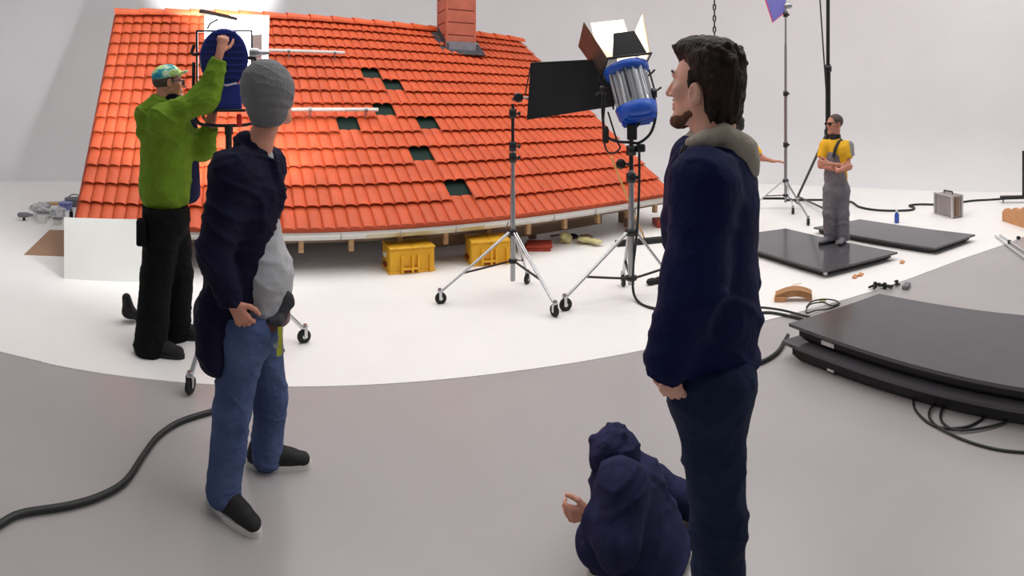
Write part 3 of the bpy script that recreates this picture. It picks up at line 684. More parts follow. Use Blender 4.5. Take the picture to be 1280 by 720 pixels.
# chrome stand with the black flag
fb = P(641, 356, 4.55)*V(1, 1, 0)
st, pt = stand('tall chrome wheeled stand in front of the tiled roof, carrying the black flag', fb, P(641, 130, 4.55)[2], [G(551, 380), G(693, 396), G(659, 355)], P(641, 290, 4.55)[2], P(641, 326, 4.55)[2], rad=.02, castr=.05, knob_h=(P(641, 197, 4.55)[2], P(641, 183, 4.55)[2], P(641, 142, 4.55)[2]), colm='steel')
e3, f3 = axes(641)
gh = P(648, 122, 4.55); mb = MB(); mb.lathe(gh-f3*.03, f3, [(0, .035), (.01, .045), (.05, .045), (.06, .035)], 16); g_ = mb.build('grip_head', M['blackm'], st)
mb = MB(); mb.tube([gh, gh+e3*.09-UP*.0], .009, 8); mb.tube([gh-e3*.05, gh-e3*.05-UP*.03], .012, 8); mb.build('grip_knob', M['steel'], g_)
fc = [P(664, 79, 4.62), P(771, 74, 4.75), P(768, 132, 4.75), P(659, 149, 4.62)]
t = thing('flag', 'black cloth lighting flag held out over the roof by the chrome stand', 'flag', fc[3])
fn = nrm(np.cross(fc[1]-fc[0], fc[3]-fc[0])); mb = MB(); K = 14; vs = []
for i in range(K+1):
    for j in range(K+1):
        a, b = i/K, j/K; p = (1-a)*((1-b)*fc[0]+b*fc[3])+a*((1-b)*fc[1]+b*fc[2]); vs.append(p+fn*.018*math.sin(PI*a)*math.sin(PI*b))
k0 = len(vs); vs += [v+fn*.004 for v in vs]
mb.add(vs, [(i*(K+1)+j, (i+1)*(K+1)+j, (i+1)*(K+1)+j+1, i*(K+1)+j+1) for i in range(K) for j in range(K)]+[(k0+i*(K+1)+j, k0+i*(K+1)+j+1, k0+(i+1)*(K+1)+j+1, k0+(i+1)*(K+1)+j) for i in range(K) for j in range(K)], smooth=True)
mb.build('cloth', M['flag'], t)
mb = MB(); mb.tube([p+fn*.002 for p in fc], .008, 8, closed=True); mb.build('wire_frame', M['blackm'], t)
mb = MB(); mb.tube([fc[0], gh+e3*.06+UP*.02], .006, 8); mb.tube([fc[3]+(fc[0]-fc[3])*.35, gh+e3*.05], .006, 8); mb.build('mounting_pin', M['blackm'], t)
# silver and blue lamp on the middle stand
sb = P(789, 360, 4.45)*V(1, 1, 0); DL = 4.45
st2, pt2 = stand('heavy wheeled lamp stand under the silver and blue studio lamp', sb, P(789, 172, DL)[2], [G(707, 389), G(779, 358), G(846, 372)], P(789, 290, DL)[2], P(789, 347, DL)[2], rad=.026, castr=.055, colm='steel', knob_h=(P(789, 222, DL)[2], P(789, 188, DL)[2]))
e4, f4 = axes(789)
mb = MB(); c = P(776, 205, DL); mb.lathe(c-f4*.02, f4, [(0, .03), (.01, .045), (.04, .045), (.05, .03)], 14); mb.tube([c, pt2(c[2])], .012, 8); mb.build('brake_knob', M['blackm'], st2)
def rect_ring(mb, c, u, v, hu, hv, r, mi=0): mb.tube([c-u*hu-v*hv, c+u*hu-v*hv, c+u*hu+v*hv, c-u*hu+v*hv], r, 8, mi, True)
lp = thing('studio_lamp', 'silver and blue studio lamp with open barn doors, tilted up on the middle stand', 'lamp', pt2(P(789, 172, DL)[2]))
ra = P(798, 146, DL); rf = P(784, 91, DL+.14); la = nrm(rf-ra); LL = np.linalg.norm(rf-ra)
la_s = nrm(e4-la*np.dot(e4, la)); la_s = nrm(la_s+.22*nrm(f4-la*np.dot(f4, la))); la_u = np.cross(la_s, la)
mb = MB(); nfin = 30; prof = []; vs = []; K = 60                       # finned aluminium barrel
for t_ in (.20, 1.0):
    for k in range(K):
        w = 2*PI*k/K; r_ = (.178 if (k//2) % 2 else .155)*(1 if t_ > .5 else .98); vs.append(ra+la*LL*t_+la_s*r_*math.cos(w)+la_u*r_*math.sin(w))
mb.add(vs, [(k, (k+1) % K, K+(k+1) % K, K+k) for k in range(K)]+[tuple(range(K))[::-1], tuple(range(K, 2*K))]); barrel = mb.build('barrel', M['silver'], lp)
mb = MB(); mb.lathe(ra, la, [(-.03, .10), (-.02, .15), (.0, .175), (LL*.22, .19), (LL*.24, .17)], 32, ex=la_s)
for k in range(5): mb.box(ra-la*.02+la_u*(-.1+.05*k), la_s*math.sqrt(.17**2-(-.1+.05*k)**2)*.92, la_u*.006, la*.03)
mb.build('rear_cap', M['blue'], lp)
mb = MB(); mb.lathe(ra+la*LL*.94, la, [(0, .17), (.01, .205), (.07, .21), (.075, .17)], 32, ex=la_s); mb.build('front_ring', M['blue'], lp)
mb = MB(); mb.lathe(rf+la*.02, la, [(0, .15), (.025, .13), (.035, .06), (.038, .01)], 28, ex=la_s); mb.build('lens', M['lens'], lp)
for k in range(8):                                                    # clear guard tubes between cap and ring
    w = 2*PI*(k+.5)/8; o = la_s*.2*math.cos(w)+la_u*.2*math.sin(w); mb = MB(); mb.tube([ra+la*LL*.3+o, ra+la*LL*.93+o], .009, 6); mb.build('guard_rod', M['silver'] if k % 2 else M['blackm'], lp)
mb = MB(); pts = [rf-la*.02+la_s*.27*math.cos(w)+la_u*.25*math.sin(w)+la*.02 for w in np.linspace(PI*1.02, PI*1.98, 17)]
mb.tube(pts, .011, 8); mb.build('scrim_hoop', M['blackm'], lp)
# barn doors: four flared leaves
bc = rf+la*.07; hb_ = .20
def leaf(name, sgn, ax, ax2, ln, tilt, w0, w1, m_, parent, th=.006, inner=None):
    hinge = bc+ax*sgn*hb_; out = nrm(la*math.cos(tilt)+ax*sgn*math.sin(tilt)); nn_ = nrm(np.cross(ax2, out))
    mb = MB(); poly = [hinge-ax2*w0, hinge+ax2*w0, hinge+ax2*w1+out*ln, hinge-ax2*w1+out*ln]; mb.prism(poly, nn_*th); o = mb.build(name, m_, parent)
    if inner is not None:
        s_in = -1 if np.dot(nn_, ax*sgn) > 0 else 1
        mb = MB(); off = nn_*th*(1 if s_in > 0 else 0)+nn_*s_in*.002
        mb.prism([p+off for p in (hinge-ax2*w0*.97+out*.01, hinge+ax2*w0*.97+out*.01, hinge+ax2*w1*.97+out*ln*.98, hinge-ax2*w1*.97+out*ln*.98)], nn_*s_in*.002); mb.build('inner_face', inner, o)
    return o, hinge, out, nn_
bd = thing('barn_doors', 'open four-leaf barn doors with pale inner faces on the front of the silver lamp', 'barn doors', bc)
mb = MB(); rect_ring(mb, bc, la_s, la_u, hb_, hb_, .012); mb.build('door_frame', M['blackm'], bd)
sv = 1 if la_u[2] > 0 else -1
leaf('far_leaf', 1 if np.dot(la_u, f4) > 0 else -1, la_u, la_s, .62, .05, .19, .17, M['gold'], bd, inner=M['gold'])
leaf('near_leaf', -1 if np.dot(la_u, f4) > 0 else 1, la_u, la_s, .24, .0, .16, .10, M['blackm'], bd, inner=M['gold'])
leaf('right_leaf', 1, la_s, la_u, .44, .10, .19, .17, M['gold'], bd, inner=M['gold'])
leaf('left_leaf', -1, la_s, la_u, .40, .36, .19, .22, M['brownleaf'], bd, inner=M['gold'])
# yoke
mb = MB(); yc = P(789, 178, DL)
Lp = [yc, P(768, 176, DL), P(756, 165, DL), P(753, 130, DL), P(755, 108, DL+.05)]; Rp = [yc, P(800, 178, DL), P(814, 165, DL), P(820, 140, DL), P(816, 112, DL+.05)]
mb.tube(spline(Lp, 6), .013, 8); mb.tube(spline(Rp, 6), .013, 8); mb.build('yoke', M['blackm'], lp)
for p, q in ((P(754, 112, DL+.05), 1), (P(817, 116, DL+.05), -1)):
    mb = MB(); mb.lathe(p-e4*.03, e4, [(0, .03), (.01, .042), (.05, .042), (.06, .03)], 14); mb.tube([p, p-e4*q*.0+e4*(-q)*.07-UP*.05*q], .009, 8); mb.build('tilt_knob', M['blackm'], lp)
mb = MB(); mb.rbox(P(790, 165, DL), e4*.045, f4*.04, UP*.07, .01); mb.rbox(P(801, 185, DL), e4*.04, f4*.035, UP*.035, .01); mb.tube([P(790, 165, DL), P(803, 150, DL+.02)], .012, 8); mb.build('spigot_bracket', M['blackm'], lp)
mb = MB(); hp_ = [P(757, 120, DL-.02), P(754, 160, DL-.03), P(757, 185, DL-.03), P(765, 192, DL-.03), P(775, 185, DL-.02), P(771, 175, DL), P(760, 140, DL)]; mb.tube(spline(hp_, 5), .008, 8); mb.build('power_tail', M['cable'], lp)
mb = MB(); mb.lathe(P(757, 172, DL-.05)-UP*.05, UP, [(0, .02), (.02, .03), (.12, .03), (.15, .015)], 12); mb.build('connector', M['rubber'], lp)
# cable down the lamp stand
pts = [P(799, 190, DL-.05), P(799, 230, DL-.04), P(797, 280, DL-.03), P(794, 310, DL-.02), P(791, 340, DL-.02), G(792, 366, .06), G(800, 379, .014), G(815, 385, .014), G(835, 387, .014), G(855, 380, .014), G(900, 385, .014), G(940, 391, .014), G(965, 391, .014), G(1000, 398, .014), G(1012, 404, .014)]
mb = MB(); mb.tube(spline(pts, 6), .012, 8); tag(mb.build('power_cable', M['cable']), 'black power cable running down the silver lamp stand and along the white floor', 'cable')
def cable(label, pts, r, k=8, m_='cable', name='cable'):
    mb = MB(); mb.tube(spline(pts, k), r, 10); return tag(mb.build(name, M[m_]), label, 'cable')
# plug tangle beside the stand
t = thing('cable_connector', 'black plug and cord on the floor by the silver lamp stand', 'plug', G(818, 356)); c = G(818, 356)
for o in (V(-.03, 0, 0), V(.05, .02, 0)):
    mb = MB(); a_ = nrm(V(1, .3, 0)); mb.lathe(c+o+UP*.035-a_*.05, a_, [(0, .015), (.02, .03), (.07, .033), (.1, .02)], 14); mb.build('plug', M['rubber'], t)
mb = MB(); mb.tube(spline([c+V(.08, 0, .03), c+V(.14, -.15, .02), c+V(.04, -.28, .015), c+V(.0, -.14, .015), c+V(.1, -.05, .02)], 6), .01, 8); mb.build('cord', M['cable'], t)
# ---------------------------------------------------------------- large lamp at the left
D1 = 3.42; s1 = P(286, 445, D1)*V(1, 1, 0); e5, f5 = axes(286)
st3, pt3 = stand('wheeled stand carrying the big blue lamp behind the person in the beanie', s1, P(286, 168, D1)[2], [G(238, 492), G(380, 429), G(268, 404)], P(286, 330, D1)[2], P(286, 380, D1)[2], rad=.03, castr=.05, lowz=.2)
bl = thing('large_lamp', 'big round-backed blue studio lamp glaring white in front of the tiles', 'lamp', pt3(P(286, 168, D1)[2]))
bcn = P(280, 73, D1); bax = nrm(f5+UP*.10)
ub = nrm(UP-bax*np.dot(UP, bax))
mb = MB(); K = 44
def oval(mb, c, rx, rz, d0, d1, mi=0, br=.02):
    vs = []
    for t_, k_ in ((d0, .94), (d0+br, 1.0), (d1, 1.0)):
        for k in range(K): w = 2*PI*k/K; vs.append(c+bax*t_+e5*rx*k_*math.cos(w)+ub*rz*k_*math.sin(w))
    mb.add(vs, [(i*K+k, i*K+(k+1) % K, (i+1)*K+(k+1) % K, (i+1)*K+k) for i in range(2) for k in range(K)]+[tuple(range(K))[::-1], tuple(range(2*K, 3*K))], mi)
oval(mb, bcn, .168, .205, -.02, .22)
for k in range(9):
    zz = -.17+.34*k/8; mb.box(bcn-bax*.024+ub*zz, e5*.15*math.sqrt(max(.05, 1-(zz/.2)**2)), ub*.007, bax*.014)
mb.build('round_housing', M['navyblue'], bl)
mb = MB(); mb.rbox(P(282, 121, D1)+f5*.06, e5*.112, f5*.10, UP*.09, .012); mb.build('lower_housing', M['navyblue'], bl)
mb = MB(); mb.tube([P(262, 102, D1-.05)+UP*.01, P(272, 106, D1-.06), P(284, 107, D1-.06), P(296, 104, D1-.05)], .008, 8); mb.build('rim_light_arc', M['chrome'], bl)  # arc of bright light along the housing's rim, modelled as a chrome tube
mb = MB(); mb.rbox(P(281, 138, D1), e5*.14, f5*.08, UP*.010, .004); mb.build('base_plate', M['blackm'], bl)
mb = MB(); c = bcn+bax*.23; vs = [c+e5*.15*math.cos(2*PI*k/24)+ub*.18*math.sin(2*PI*k/24) for k in range(24)]; mb.prism(vs, bax*.01); mb.build('lens', M['lens2'], bl)
mb = MB(); mb.tube(spline([P(243, 56, D1), P(240, 65, D1), P(243, 68, D1), P(249, 67, D1)], 6), .012, 8); mb.build('tilt_handle', M['blackm'], bl)
mb = MB(); mb.tube(spline([P(242, 78, D1), P(242, 110, D1), P(243, 140, D1), P(247, 152, D1), P(256, 156, D1), P(284, 157, D1), P(312, 155, D1), P(322, 145, D1), P(324, 100, D1), P(318, 72, D1)], 6), .012, 8)
mb.tube([P(318, 72, D1), P(308, 73, D1)], .014, 8); mb.build('yoke', M['blackm'], bl)
mb = MB(); mb.lathe(P(313, 66, D1)-e5*.01, e5, [(0, .03), (.05, .035), (.08, .02), (.14, .012)], 12); mb.build('side_knob', M['steel'], bl)
mb = MB(); mb.rbox(P(299, 150, D1-.02), e5*.018, f5*.02, UP*.04, .004); mb.build('red_catch', M['redpart'], bl)
mb = MB(); mb.tube([P(286, 168, D1), P(286, 156, D1)], .03, 12); mb.build('spigot', M['blackm'], bl)
bd2 = thing('barn_doors', 'barn doors of the big blue lamp, glowing white beyond its round housing', 'barn doors', bcn+bax*.26)
bc = bcn+bax*.25; la = bax; hb_ = .2
leaf('side_leaf', 1, e5, ub, .20, .45, .17, .19, M['casee'], bd2, inner=M['gold'])
leaf('bottom_leaf', -1, ub, e5, .16, .1, .17, .17, M['blackm'], bd2, inner=M['gold'])
mb = MB(); rect_ring(mb, bc, e5, ub, hb_, hb_, .012); mb.build('door_frame', M['blackm'], bd2)
mb = MB(); a, b = P(251, 14, D1-.02), P(297, 24, D1+.1); mb.box((a+b)/2, (b-a)/2, f5*.02, UP*.012); mb.tube([P(259, 36, D1), P(263, 29, D1), P(273, 24, D1)], .008, 8); mb.tube([P(249, 14, D1), P(260, 15, D1)], .012, 8); mb.build('top_bar', M['brownleaf'], bd2)
# white cloth on a frame, added in place of the glare round the lamp
df = thing('glare_frame', 'white diffusion cloth standing in for the glare of the big blue lamp', 'frame', P(298, 80, 3.95))
dc = [P(256, 20, 4.0), P(336, 20, 4.0), P(334, 92, 4.0), P(258, 92, 4.0)]
mb = MB(); mb.prism(dc, f5*.003); mb.build('glare_cloth', M['lampglare'], df)
mb = MB(); mb.tube([p for p in dc], .008, 8, closed=True); mb.build('frame_tube', M['gutter'], df)
mb = MB(); mb.tube([dc[2], P(322, 95, D1)], .008, 8); mb.tube([dc[3], P(262, 118, D1+.1)], .008, 8); mb.build('frame_arm', M['steel'], df)
# ---------------------------------------------------------------- stands at the back
e6, f6 = axes(983); DB = 8.5
st4, pt4 = stand('slim silver stand at the back holding the violet gel sheet', P(982, 255, DB), P(984, 3, DB)[2], [G(1010, 282), G(991, 268), G(946, 262)], P(982, 226, DB)[2], P(982, 244, DB)[2], rad=.024, castr=.055, colm='steel', col2='steel', knob_h=(P(983, 181, DB)[2], P(983, 117, DB)[2], P(983, 18, DB)[2]))
mb = MB(); mb.box(P(968, 248, DB), e6*.2, f6*.02, UP*.018); mb.box(P(992, 250, DB), e6*.14, f6*.02, UP*.018); mb.build('dark_crossbar', M['blackm'], st4)
gs = thing('gel_sheet', 'violet gel sheet with a pink edge at the top of the slim silver stand', 'gel', P(975, 10, DB))
q = [P(953, -12, DB), P(982, -12, DB), P(983, 14, DB), P(966, 28, DB)]; mb = MB(); mb.prism(q, f6*.01); mb.build('sheet', M['purple'], gs)
mb = MB(); mb.tube([q[0]-f6*.002, q[3]-f6*.002, q[2]-f6*.002], .012, 6); mb.build('edge_tape', M['pink'], gs)
mb = MB(); mb.lathe(P(985, 7, DB)-e6*.06, e6, [(0, .03), (.03, .05), (.1, .05), (.13, .03)], 12); mb.build('clamp', M['steel'], gs)
DC = 7.9
t = thing('tall_mast', 'tall black mast on a tripod rising behind the man in grey overalls', 'mast', P(1035, 250, DC)*V(1, 1, 0))
b = P(1035, 250, DC)*V(1, 1, 0); e7, f7 = axes(1035)
mb = MB(); mb.tube([b+UP*.1, b+UP*2.4], .042, 12); mb.build('lower_tube', M['blackm'], t)
mb = MB(); mb.tube([b+UP*2.3, b+UP*4.6], .03, 12); mb.build('upper_tube', M['blackm'], t)
for z in (P(1035, 86, DC)[2], P(1035, 165, DC)[2]): mb = MB(); mb.lathe(b+UP*(z-.05), UP, [(0, .045), (.01, .06), (.09, .06), (.1, .045)], 12); mb.build('collar', M['blackm'], t)
for q_ in (G(997, 248), G(1050, 252), G(1045, 236)):
    q_ = q_*V(1, 1, 0); mb = MB(); mb.tube([b+UP*1.35, q_+UP*.03], .024, 8); lg = mb.build('leg', M['blackm'], t)
    mb = MB(); mb.tube([b+UP*.1, q_+UP*.04], .018, 8); mb.build('floor_brace', M['blackm'], lg)
cable('thin dark cable hanging slack from above beside the tall black mast', [P(1023, -30, DC-.1), P(1025, 0, DC-.1), P(1029, 60, DC-.1), P(1033, 120, DC-.1), P(1034, 165, DC-.06)], .012, name='hanging_cable')
t = thing('hoist_chain', 'dark hoist chain hanging down behind the head of the man in navy', 'chain', P(893, 42, 9))
e8, f8 = axes(893)
for k in range(11):
    c = P(893, 44-k*7, 9); mb = MB(); a_ = e8 if k % 2 else f8; mb.tube([c+UP*.055*math.sin(w)+a_*.022*math.cos(w) for w in np.linspace(0, 2*PI, 13)[:-1]], .014, 6, closed=True); mb.build('link', M['blackm'], t)
# floor cables at the back
cable('black cable snaking over the far white floor to the ribbed metal case', [G(1000, 250, .02), G(1030, 250, .02), G(1062, 252, .02), G(1075, 259, .02), G(1100, 263, .02), G(1135, 263, .02), G(1143, 260, .02), G(1137, 257, .02), G(1150, 255.5, .02), G(1175, 256, .02)], .02)
cable('black cable running from behind the metal case to the low black trestle', [G(1195, 254, .02), G(1215, 251, .02), G(1240, 249.5, .02), G(1262, 248, .02)], .02)
t = thing('low_trestle', 'low black trestle with an upright pole at the far right of the back floor', 'trestle', G(1270, 252))
a, b = P(1250, 247, 9.1), P(1290, 246, 9.1); mb = MB(); mb.box((a+b)/2, (b-a)/2, nrm(np.cross(b-a, UP))*.05, UP*.03); mb.build('bar', M['blackm'], t)
for x in (1254, 1287): mb = MB(); p = P(x, 247, 9.1); mb.tube([p, p*V(1, 1, 0)], .012, 6); mb.build('leg', M['blackm'], t)
mb = MB(); p = P(1279, 247, 9.1); mb.tube([p, p+UP*.85], .02, 8); mb.build('pole', M['blackm'], t)
# ribbed metal case
A_, B_, C_ = G(1168.5, 268), G(1190, 274), G(1205, 273)
t = thing('flight_case', 'ribbed grey aluminium case standing on the far white floor with a black cable behind', 'case', (A_+C_)/2)
ew = nrm(B_-A_); nw = nrm(np.cross(UP, ew)); nw = nw if nw[0] > 0 else -nw; w_ = np.linalg.norm(B_-A_); d_ = .20; hc = .36
L = lambda x, y, z: A_+ew*w_*x+nw*d_*y+UP*hc*z
mb = MB(); mb.rbox(L(.5, .5, .5), ew*(w_/2-.01), nw*(d_/2-.01), UP*(hc/2-.01), .01)
for k in range(9): mb.box(L(.06+.88*k/8, .5, .5), ew*.012, nw*(d_/2-.004), UP*(hc/2-.03))
mb.build('shell', M['case'], t)
for x in (0, 1):
    for y in (0, 1): mb = MB(); mb.rbox(L(x, y, .5), ew*.016, nw*.016, UP*hc/2, .005); mb.build('corner_rail', M['casee'], t)
for y in (0, 1):
    for z in (0.035, .965): mb = MB(); mb.rbox(L(.5, y, z), ew*w_/2, nw*.012, UP*.012, .004); mb.build('edge_rail', M['casee'], t)
mb = MB(); mb.tube([L(.25, .5, 1), L(.27, .5, 1.1), L(.73, .5, 1.1), L(.75, .5, 1)], .012, 8); mb.build('handle', M['blackm'], t)
mb = MB(); mb.rbox(L(1, .5, .5)+ew*.004, nw*.035, ew*.01, UP*hc*.4, .004); mb.build('end_inset', M['wood2'], t)
# blue bottle
c = G(1121, 279); t = thing('bottle', 'small bottle of blue liquid standing behind the further black panel', 'bottle', c)
mb = MB(); mb.lathe(c, UP, [(0, .028), (.01, .036), (.13, .036), (.16, .018), (.17, .014)], 16); mb.build('bottle_body', M['bottle'], t); mb = MB(); mb.lathe(c+UP*.17, UP, [(0, .018), (.035, .018)], 12); mb.build('cap', M['labelm'], t)
# ---------------------------------------------------------------- black panels
def panel(label, cor, zt, th=.09, group=None, sticker=None, face='panel'):
    t = thing('display_panel', label, 'panel', sum(cor)/4*V(1, 1, 0)+UP*(zt-th), group); cen = sum(cor)/4
    mb = MB(); mb.prism([p*V(1, 1, 0)+UP*zt for p in cor], UP*-.022); mb.build('face_plate', [M[face]], t)
    ins = [(p+(cen-p)*(.075/np.linalg.norm(cen-p)))*V(1, 1, 0) for p in cor]; ins2 = [(p+(cen-p)*(.13/np.linalg.norm(cen-p)))*V(1, 1, 0) for p in cor]
    mb = MB(); a = [p+UP*(zt-.022) for p in ins]+[p+UP*(zt-th*.7) for p in ins]+[p+UP*(zt-th) for p in ins2]
    mb.add(a, [(0, 1, 2, 3), (11, 10, 9, 8)]+[(r*4+i, r*4+(i+1) % 4, r*4+4+(i+1) % 4, r*4+4+i) for r in (0, 1) for i in range(4)]); mb.build('housing', M['panelside'], t)
    return t, ins
A_, B_, C_ = G(982, 285.5, .09), G(1122, 315, .09), G(1031, 338, .09); p1, i1 = panel('glossy black panel on the white floor, nearer of the two by the overalls man', [A_, B_, C_, A_+C_-B_], .09, group=None)
mb = MB(); q = C_*V(1, 1, 0)+UP*.05; mb.rbox(q+nrm(A_+B_-2*C_)*V(1, 1, 0)*.05, e7*.02, f7*.02, UP*.02, .004); mb.build('corner_latch', M['steel'], p1)
A_, B_, C_, D_ = G(1017, 284, .09), G(1075, 274, .09), G(1219, 293, .09), G(1169, 310, .09)
panel('glossy black panel on the white floor, further of the two by the overalls man', [A_, B_, C_, D_], .09)
A_, B_ = G(986, 404, .22), G(1099, 367, .22); dr = nrm(G(1280, 485, .22)-A_)
dr2 = nrm(G(1280, 394, .22)-B_); Lp_ = 2.1
up3 = [A_, B_, B_+dr2*Lp_, A_+dr*Lp_]
t3, i3 = panel('large grey black panel at the right, topmost of the stack of two', up3, .22, th=.10)
sh = V(-.10, -.03, 0)
low = [p+(V(-.055, .0, 0) if i in (0, 1) else V(0, 0, 0)) for i, p in enumerate([q*V(1, 1, 0) for q in up3])]
t4, i4 = panel('large black panel on the grey floor, underneath in the stack of two', low, .115, th=.11)
ps = i3[0]+(i3[3]-i3[0])*.125+UP*.165; on = nrm(np.cross(i3[3]-i3[0], UP)); on = on if np.dot(on, ps*V(1, 1, 0)) < 0 else -on
mb = MB(); mb.box(ps+on*.004, nrm(i3[3]-i3[0])*.05, on*.003, UP*.014); mb.build('sticker', M['labelm'], t3)
ps = i4[0]+(i4[3]-i4[0])*.16+UP*.03; mb = MB(); mb.box(ps+on*.0, nrm(i3[3]-i3[0])*.025, on*.006, UP*.006); mb.build('tag', M['labelm'], t4)
# cables round the panel stack
cable('thick black cable on the grey floor from the panel stack towards the nearest man', [G(985, 419, .02), G(980, 428, .016), G(972, 440, .016), G(955, 451, .016), G(935, 456, .016), G(900, 458, .016)], .014)
cable('thin black cord coiling on the grey floor beside the panel stack', [G(988, 430, .01), G(1005, 446, .008), G(1030, 460, .008), G(1060, 466, .008), G(1100, 468, .008), G(1133, 478, .008), G(1141, 490, .008), G(1143, 510, .008), G(1160, 528, .008), G(1180, 535, .008), G(1210, 533, .008), G(1232, 520, .008), G(1238, 507, .01), G(1225, 500, .01), G(1200, 500, .01), G(1180, 508, .012), G(1176, 524, .012), G(1190, 536, .014), G(1215, 537, .014), G(1255, 528, .012), G(1264, 515, .01), G(1255, 505, .008), G(1230, 500, .008), G(1195, 499, .012), G(1170, 505, .016), G(1161, 517, .016), G(1168, 530, .014), G(1190, 543, .01), G(1220, 555, .008), G(1255, 563, .008), G(1300, 566, .008)], .0065, k=6)
cable('heavy black cable curving over the grey floor at the left', [G(-60, 690, .016), G(0, 655, .016), G(30, 641, .016), G(90, 631, .016), G(130, 618, .016), G(158, 600, .016), G(180, 568, .016), G(198, 545, .016), G(225, 527, .016), G(262, 515, .016), G(300, 505, .016), G(330, 470, .016)], .0145)
cable('black cable loop lying on the white floor behind the man in navy', [G(880, 388, .012), G(940, 384, .012), G(975, 387, .012), G(1003, 394, .012), G(1012, 396, .012)], .008)
# broken brown piece, cable bits, clamps
c0 = [G(968, 377), G(1014, 379), G(1020, 373), G(1004, 366), G(984, 364), G(968, 368)]
t = thing('broken_board', 'curved broken piece of brown board on the white floor by the panel stack', 'board', sum(c0)/6)
mb = MB(); n6 = 10; arc = []
for k in range(n6+1):
    s_ = k/n6; p = G(969+46*s_, 378); arc.append(p+UP*(.03+.05*math.sin(PI*s_*.9)))
vs = []; ea, fa = axes(990)
for p in arc:
    for (df_, dz) in ((0, 0), (0, .055), (.10, .06), (.10, .0)): vs.append(p*V(1, 1, 0)+fa*df_+UP*(p[2]*1.0-.03+dz+.0))
mb.add(vs, [(4*k+i, 4*k+(i+1) % 4, 4*k+4+(i+1) % 4, 4*k+4+i) for k in range(n6) for i in range(4)]+[(3, 2, 1, 0), tuple(4*n6+i for i in range(4))]); mb.build('board_shell', M['amber'], t)
mb = MB(); mb.rbox(G(975, 377)+UP*.025, ea*.05, fa*.03, UP*.024, .006); mb.build('end_block', M['cork'], t)
cable('small tangle of thin dark wire loops beside the curved brown board', [G(1008, 384, .01), G(1015, 377, .02), G(1030, 374, .03), G(1045, 376, .02), G(1048, 381, .01), G(1035, 386, .01), G(1020, 388, .02), G(1008, 391, .03), G(1012, 381, .03), G(1028, 378, .02), G(1040, 382, .01), G(1050, 379, .01)], .006, name='wire_tangle')
mb = MB(); c = G(1024, 378); mb.lathe(c+UP*.02, ea, [(0, .012), (.03, .016), (.06, .01)], 10); tag(mb.build('wire_plug', M['foam']), 'small cream plug lying in the wire tangle', 'plug')
def clamp(label, c, s, yaw):
    t = thing('spring_clamp', label, 'clamp', c); a = V(math.cos(yaw), math.sin(yaw), 0); b = V(-a[1], a[0], 0)
    for q in (-1, 1):
        mb = MB(); mb.tube([c+UP*.03*s-a*.09*s+b*q*.03*s, c+UP*.035*s-b*q*.004, c+UP*.03*s+a*.07*s-b*q*.022*s], [.011*s, .016*s, .010*s], 8); mb.build('jaw', M['rubber'], t)
    mb = MB(); mb.lathe(c+UP*.005, UP, [(0, .02*s), (.055*s, .02*s)], 12); mb.build('spring', M['black'], t)
clamp('black clamp behind the panel stack, leftmost of the three', G(1094, 360), .9, .4)
clamp('black clamp behind the panel stack, in the middle of the three', G(1106, 361), .9, 2.0)
clamp('small black clamp on the floor behind the panel stack, nearest the grey block', G(1121, 356), .7, .9)
mb = MB(); c = G(1133, 360); mb.rbox(c+UP*.02, V(.05, .03, 0), V(-.015, .025, 0), UP*.018, .004); tag(mb.build('grey_block', M['debrisgrey']), 'small grey block on the grey floor behind the panel stack', 'block')
for k, (x, y, lab) in enumerate(((1069, 347.5, 'small tan scrap on the white floor, left of the pair below the nearer panel'), (1076, 345, 'small tan scrap on the white floor, right of the pair below the nearer panel'), (1128, 329, 'faint tan scrap on the white floor to the right of the nearer panel'))):
    mb = MB(); c = G(x, y); mb.rbox(c+UP*.012, V(.035, .02, 0), V(-.01, .018, .006), UP*.01, .003); tag(mb.build('wood_scrap', M['cork']), lab, 'scrap')
mb = MB(); c = G(996, 356); mb.rbox(c+UP*.005, V(.05, .0, 0), V(0, .012, 0), UP*.004, .001); tag(mb.build('tape_scrap', M['gold']), 'pale strip of tape on the white floor above the curved brown board', 'tape')
for k, (x, y, lab) in enumerate(((1273, 299, 'small black rubber stopper on the edge of the grey floor at the far right'), (1262, 304, 'small black rubber stopper beside the clear rods at the far right'))):
    mb = MB(); c = G(x, y); mb.lathe(c, UP, [(0, .022), (.02, .028), (.035, .025), (.04, .01)], 12); tag(mb.build('rubber_stopper', M['black']), lab, 'stopper')
for (x0, y0, x1, y1, lab) in ((1244, 295, 1290, 329, 'long clear rod on the floor edge at the far right, nearer one'), (1250, 294, 1292, 321, 'long clear rod lying on the floor edge at the far right, further one')):
    mb = MB(); a, b = G(x0, y0, .02), G(x1, y1, .02); mb.tube([a, b], .014, 10); tag(mb.build('clear_rod', M['acryl']), lab, 'rod')
# scalloped cork piece at the right edge
a, b = G(1256, 276), G(1300, 290); eb = nrm(b-a); w_ = np.linalg.norm(b-a); poly = [a, b]
for k in range(25)[::-1]:
    s_ = k/24; poly.append(a+eb*w_*s_+UP*(.14+.17*s_+.05*abs(math.sin(s_*PI*4))))
mb = MB(); mb.prism(poly, nrm(np.cross(eb, UP))*.05); tag(mb.build('scalloped_board', M['cork']), 'orange brown board with a scalloped top edge standing at the far right', 'board')
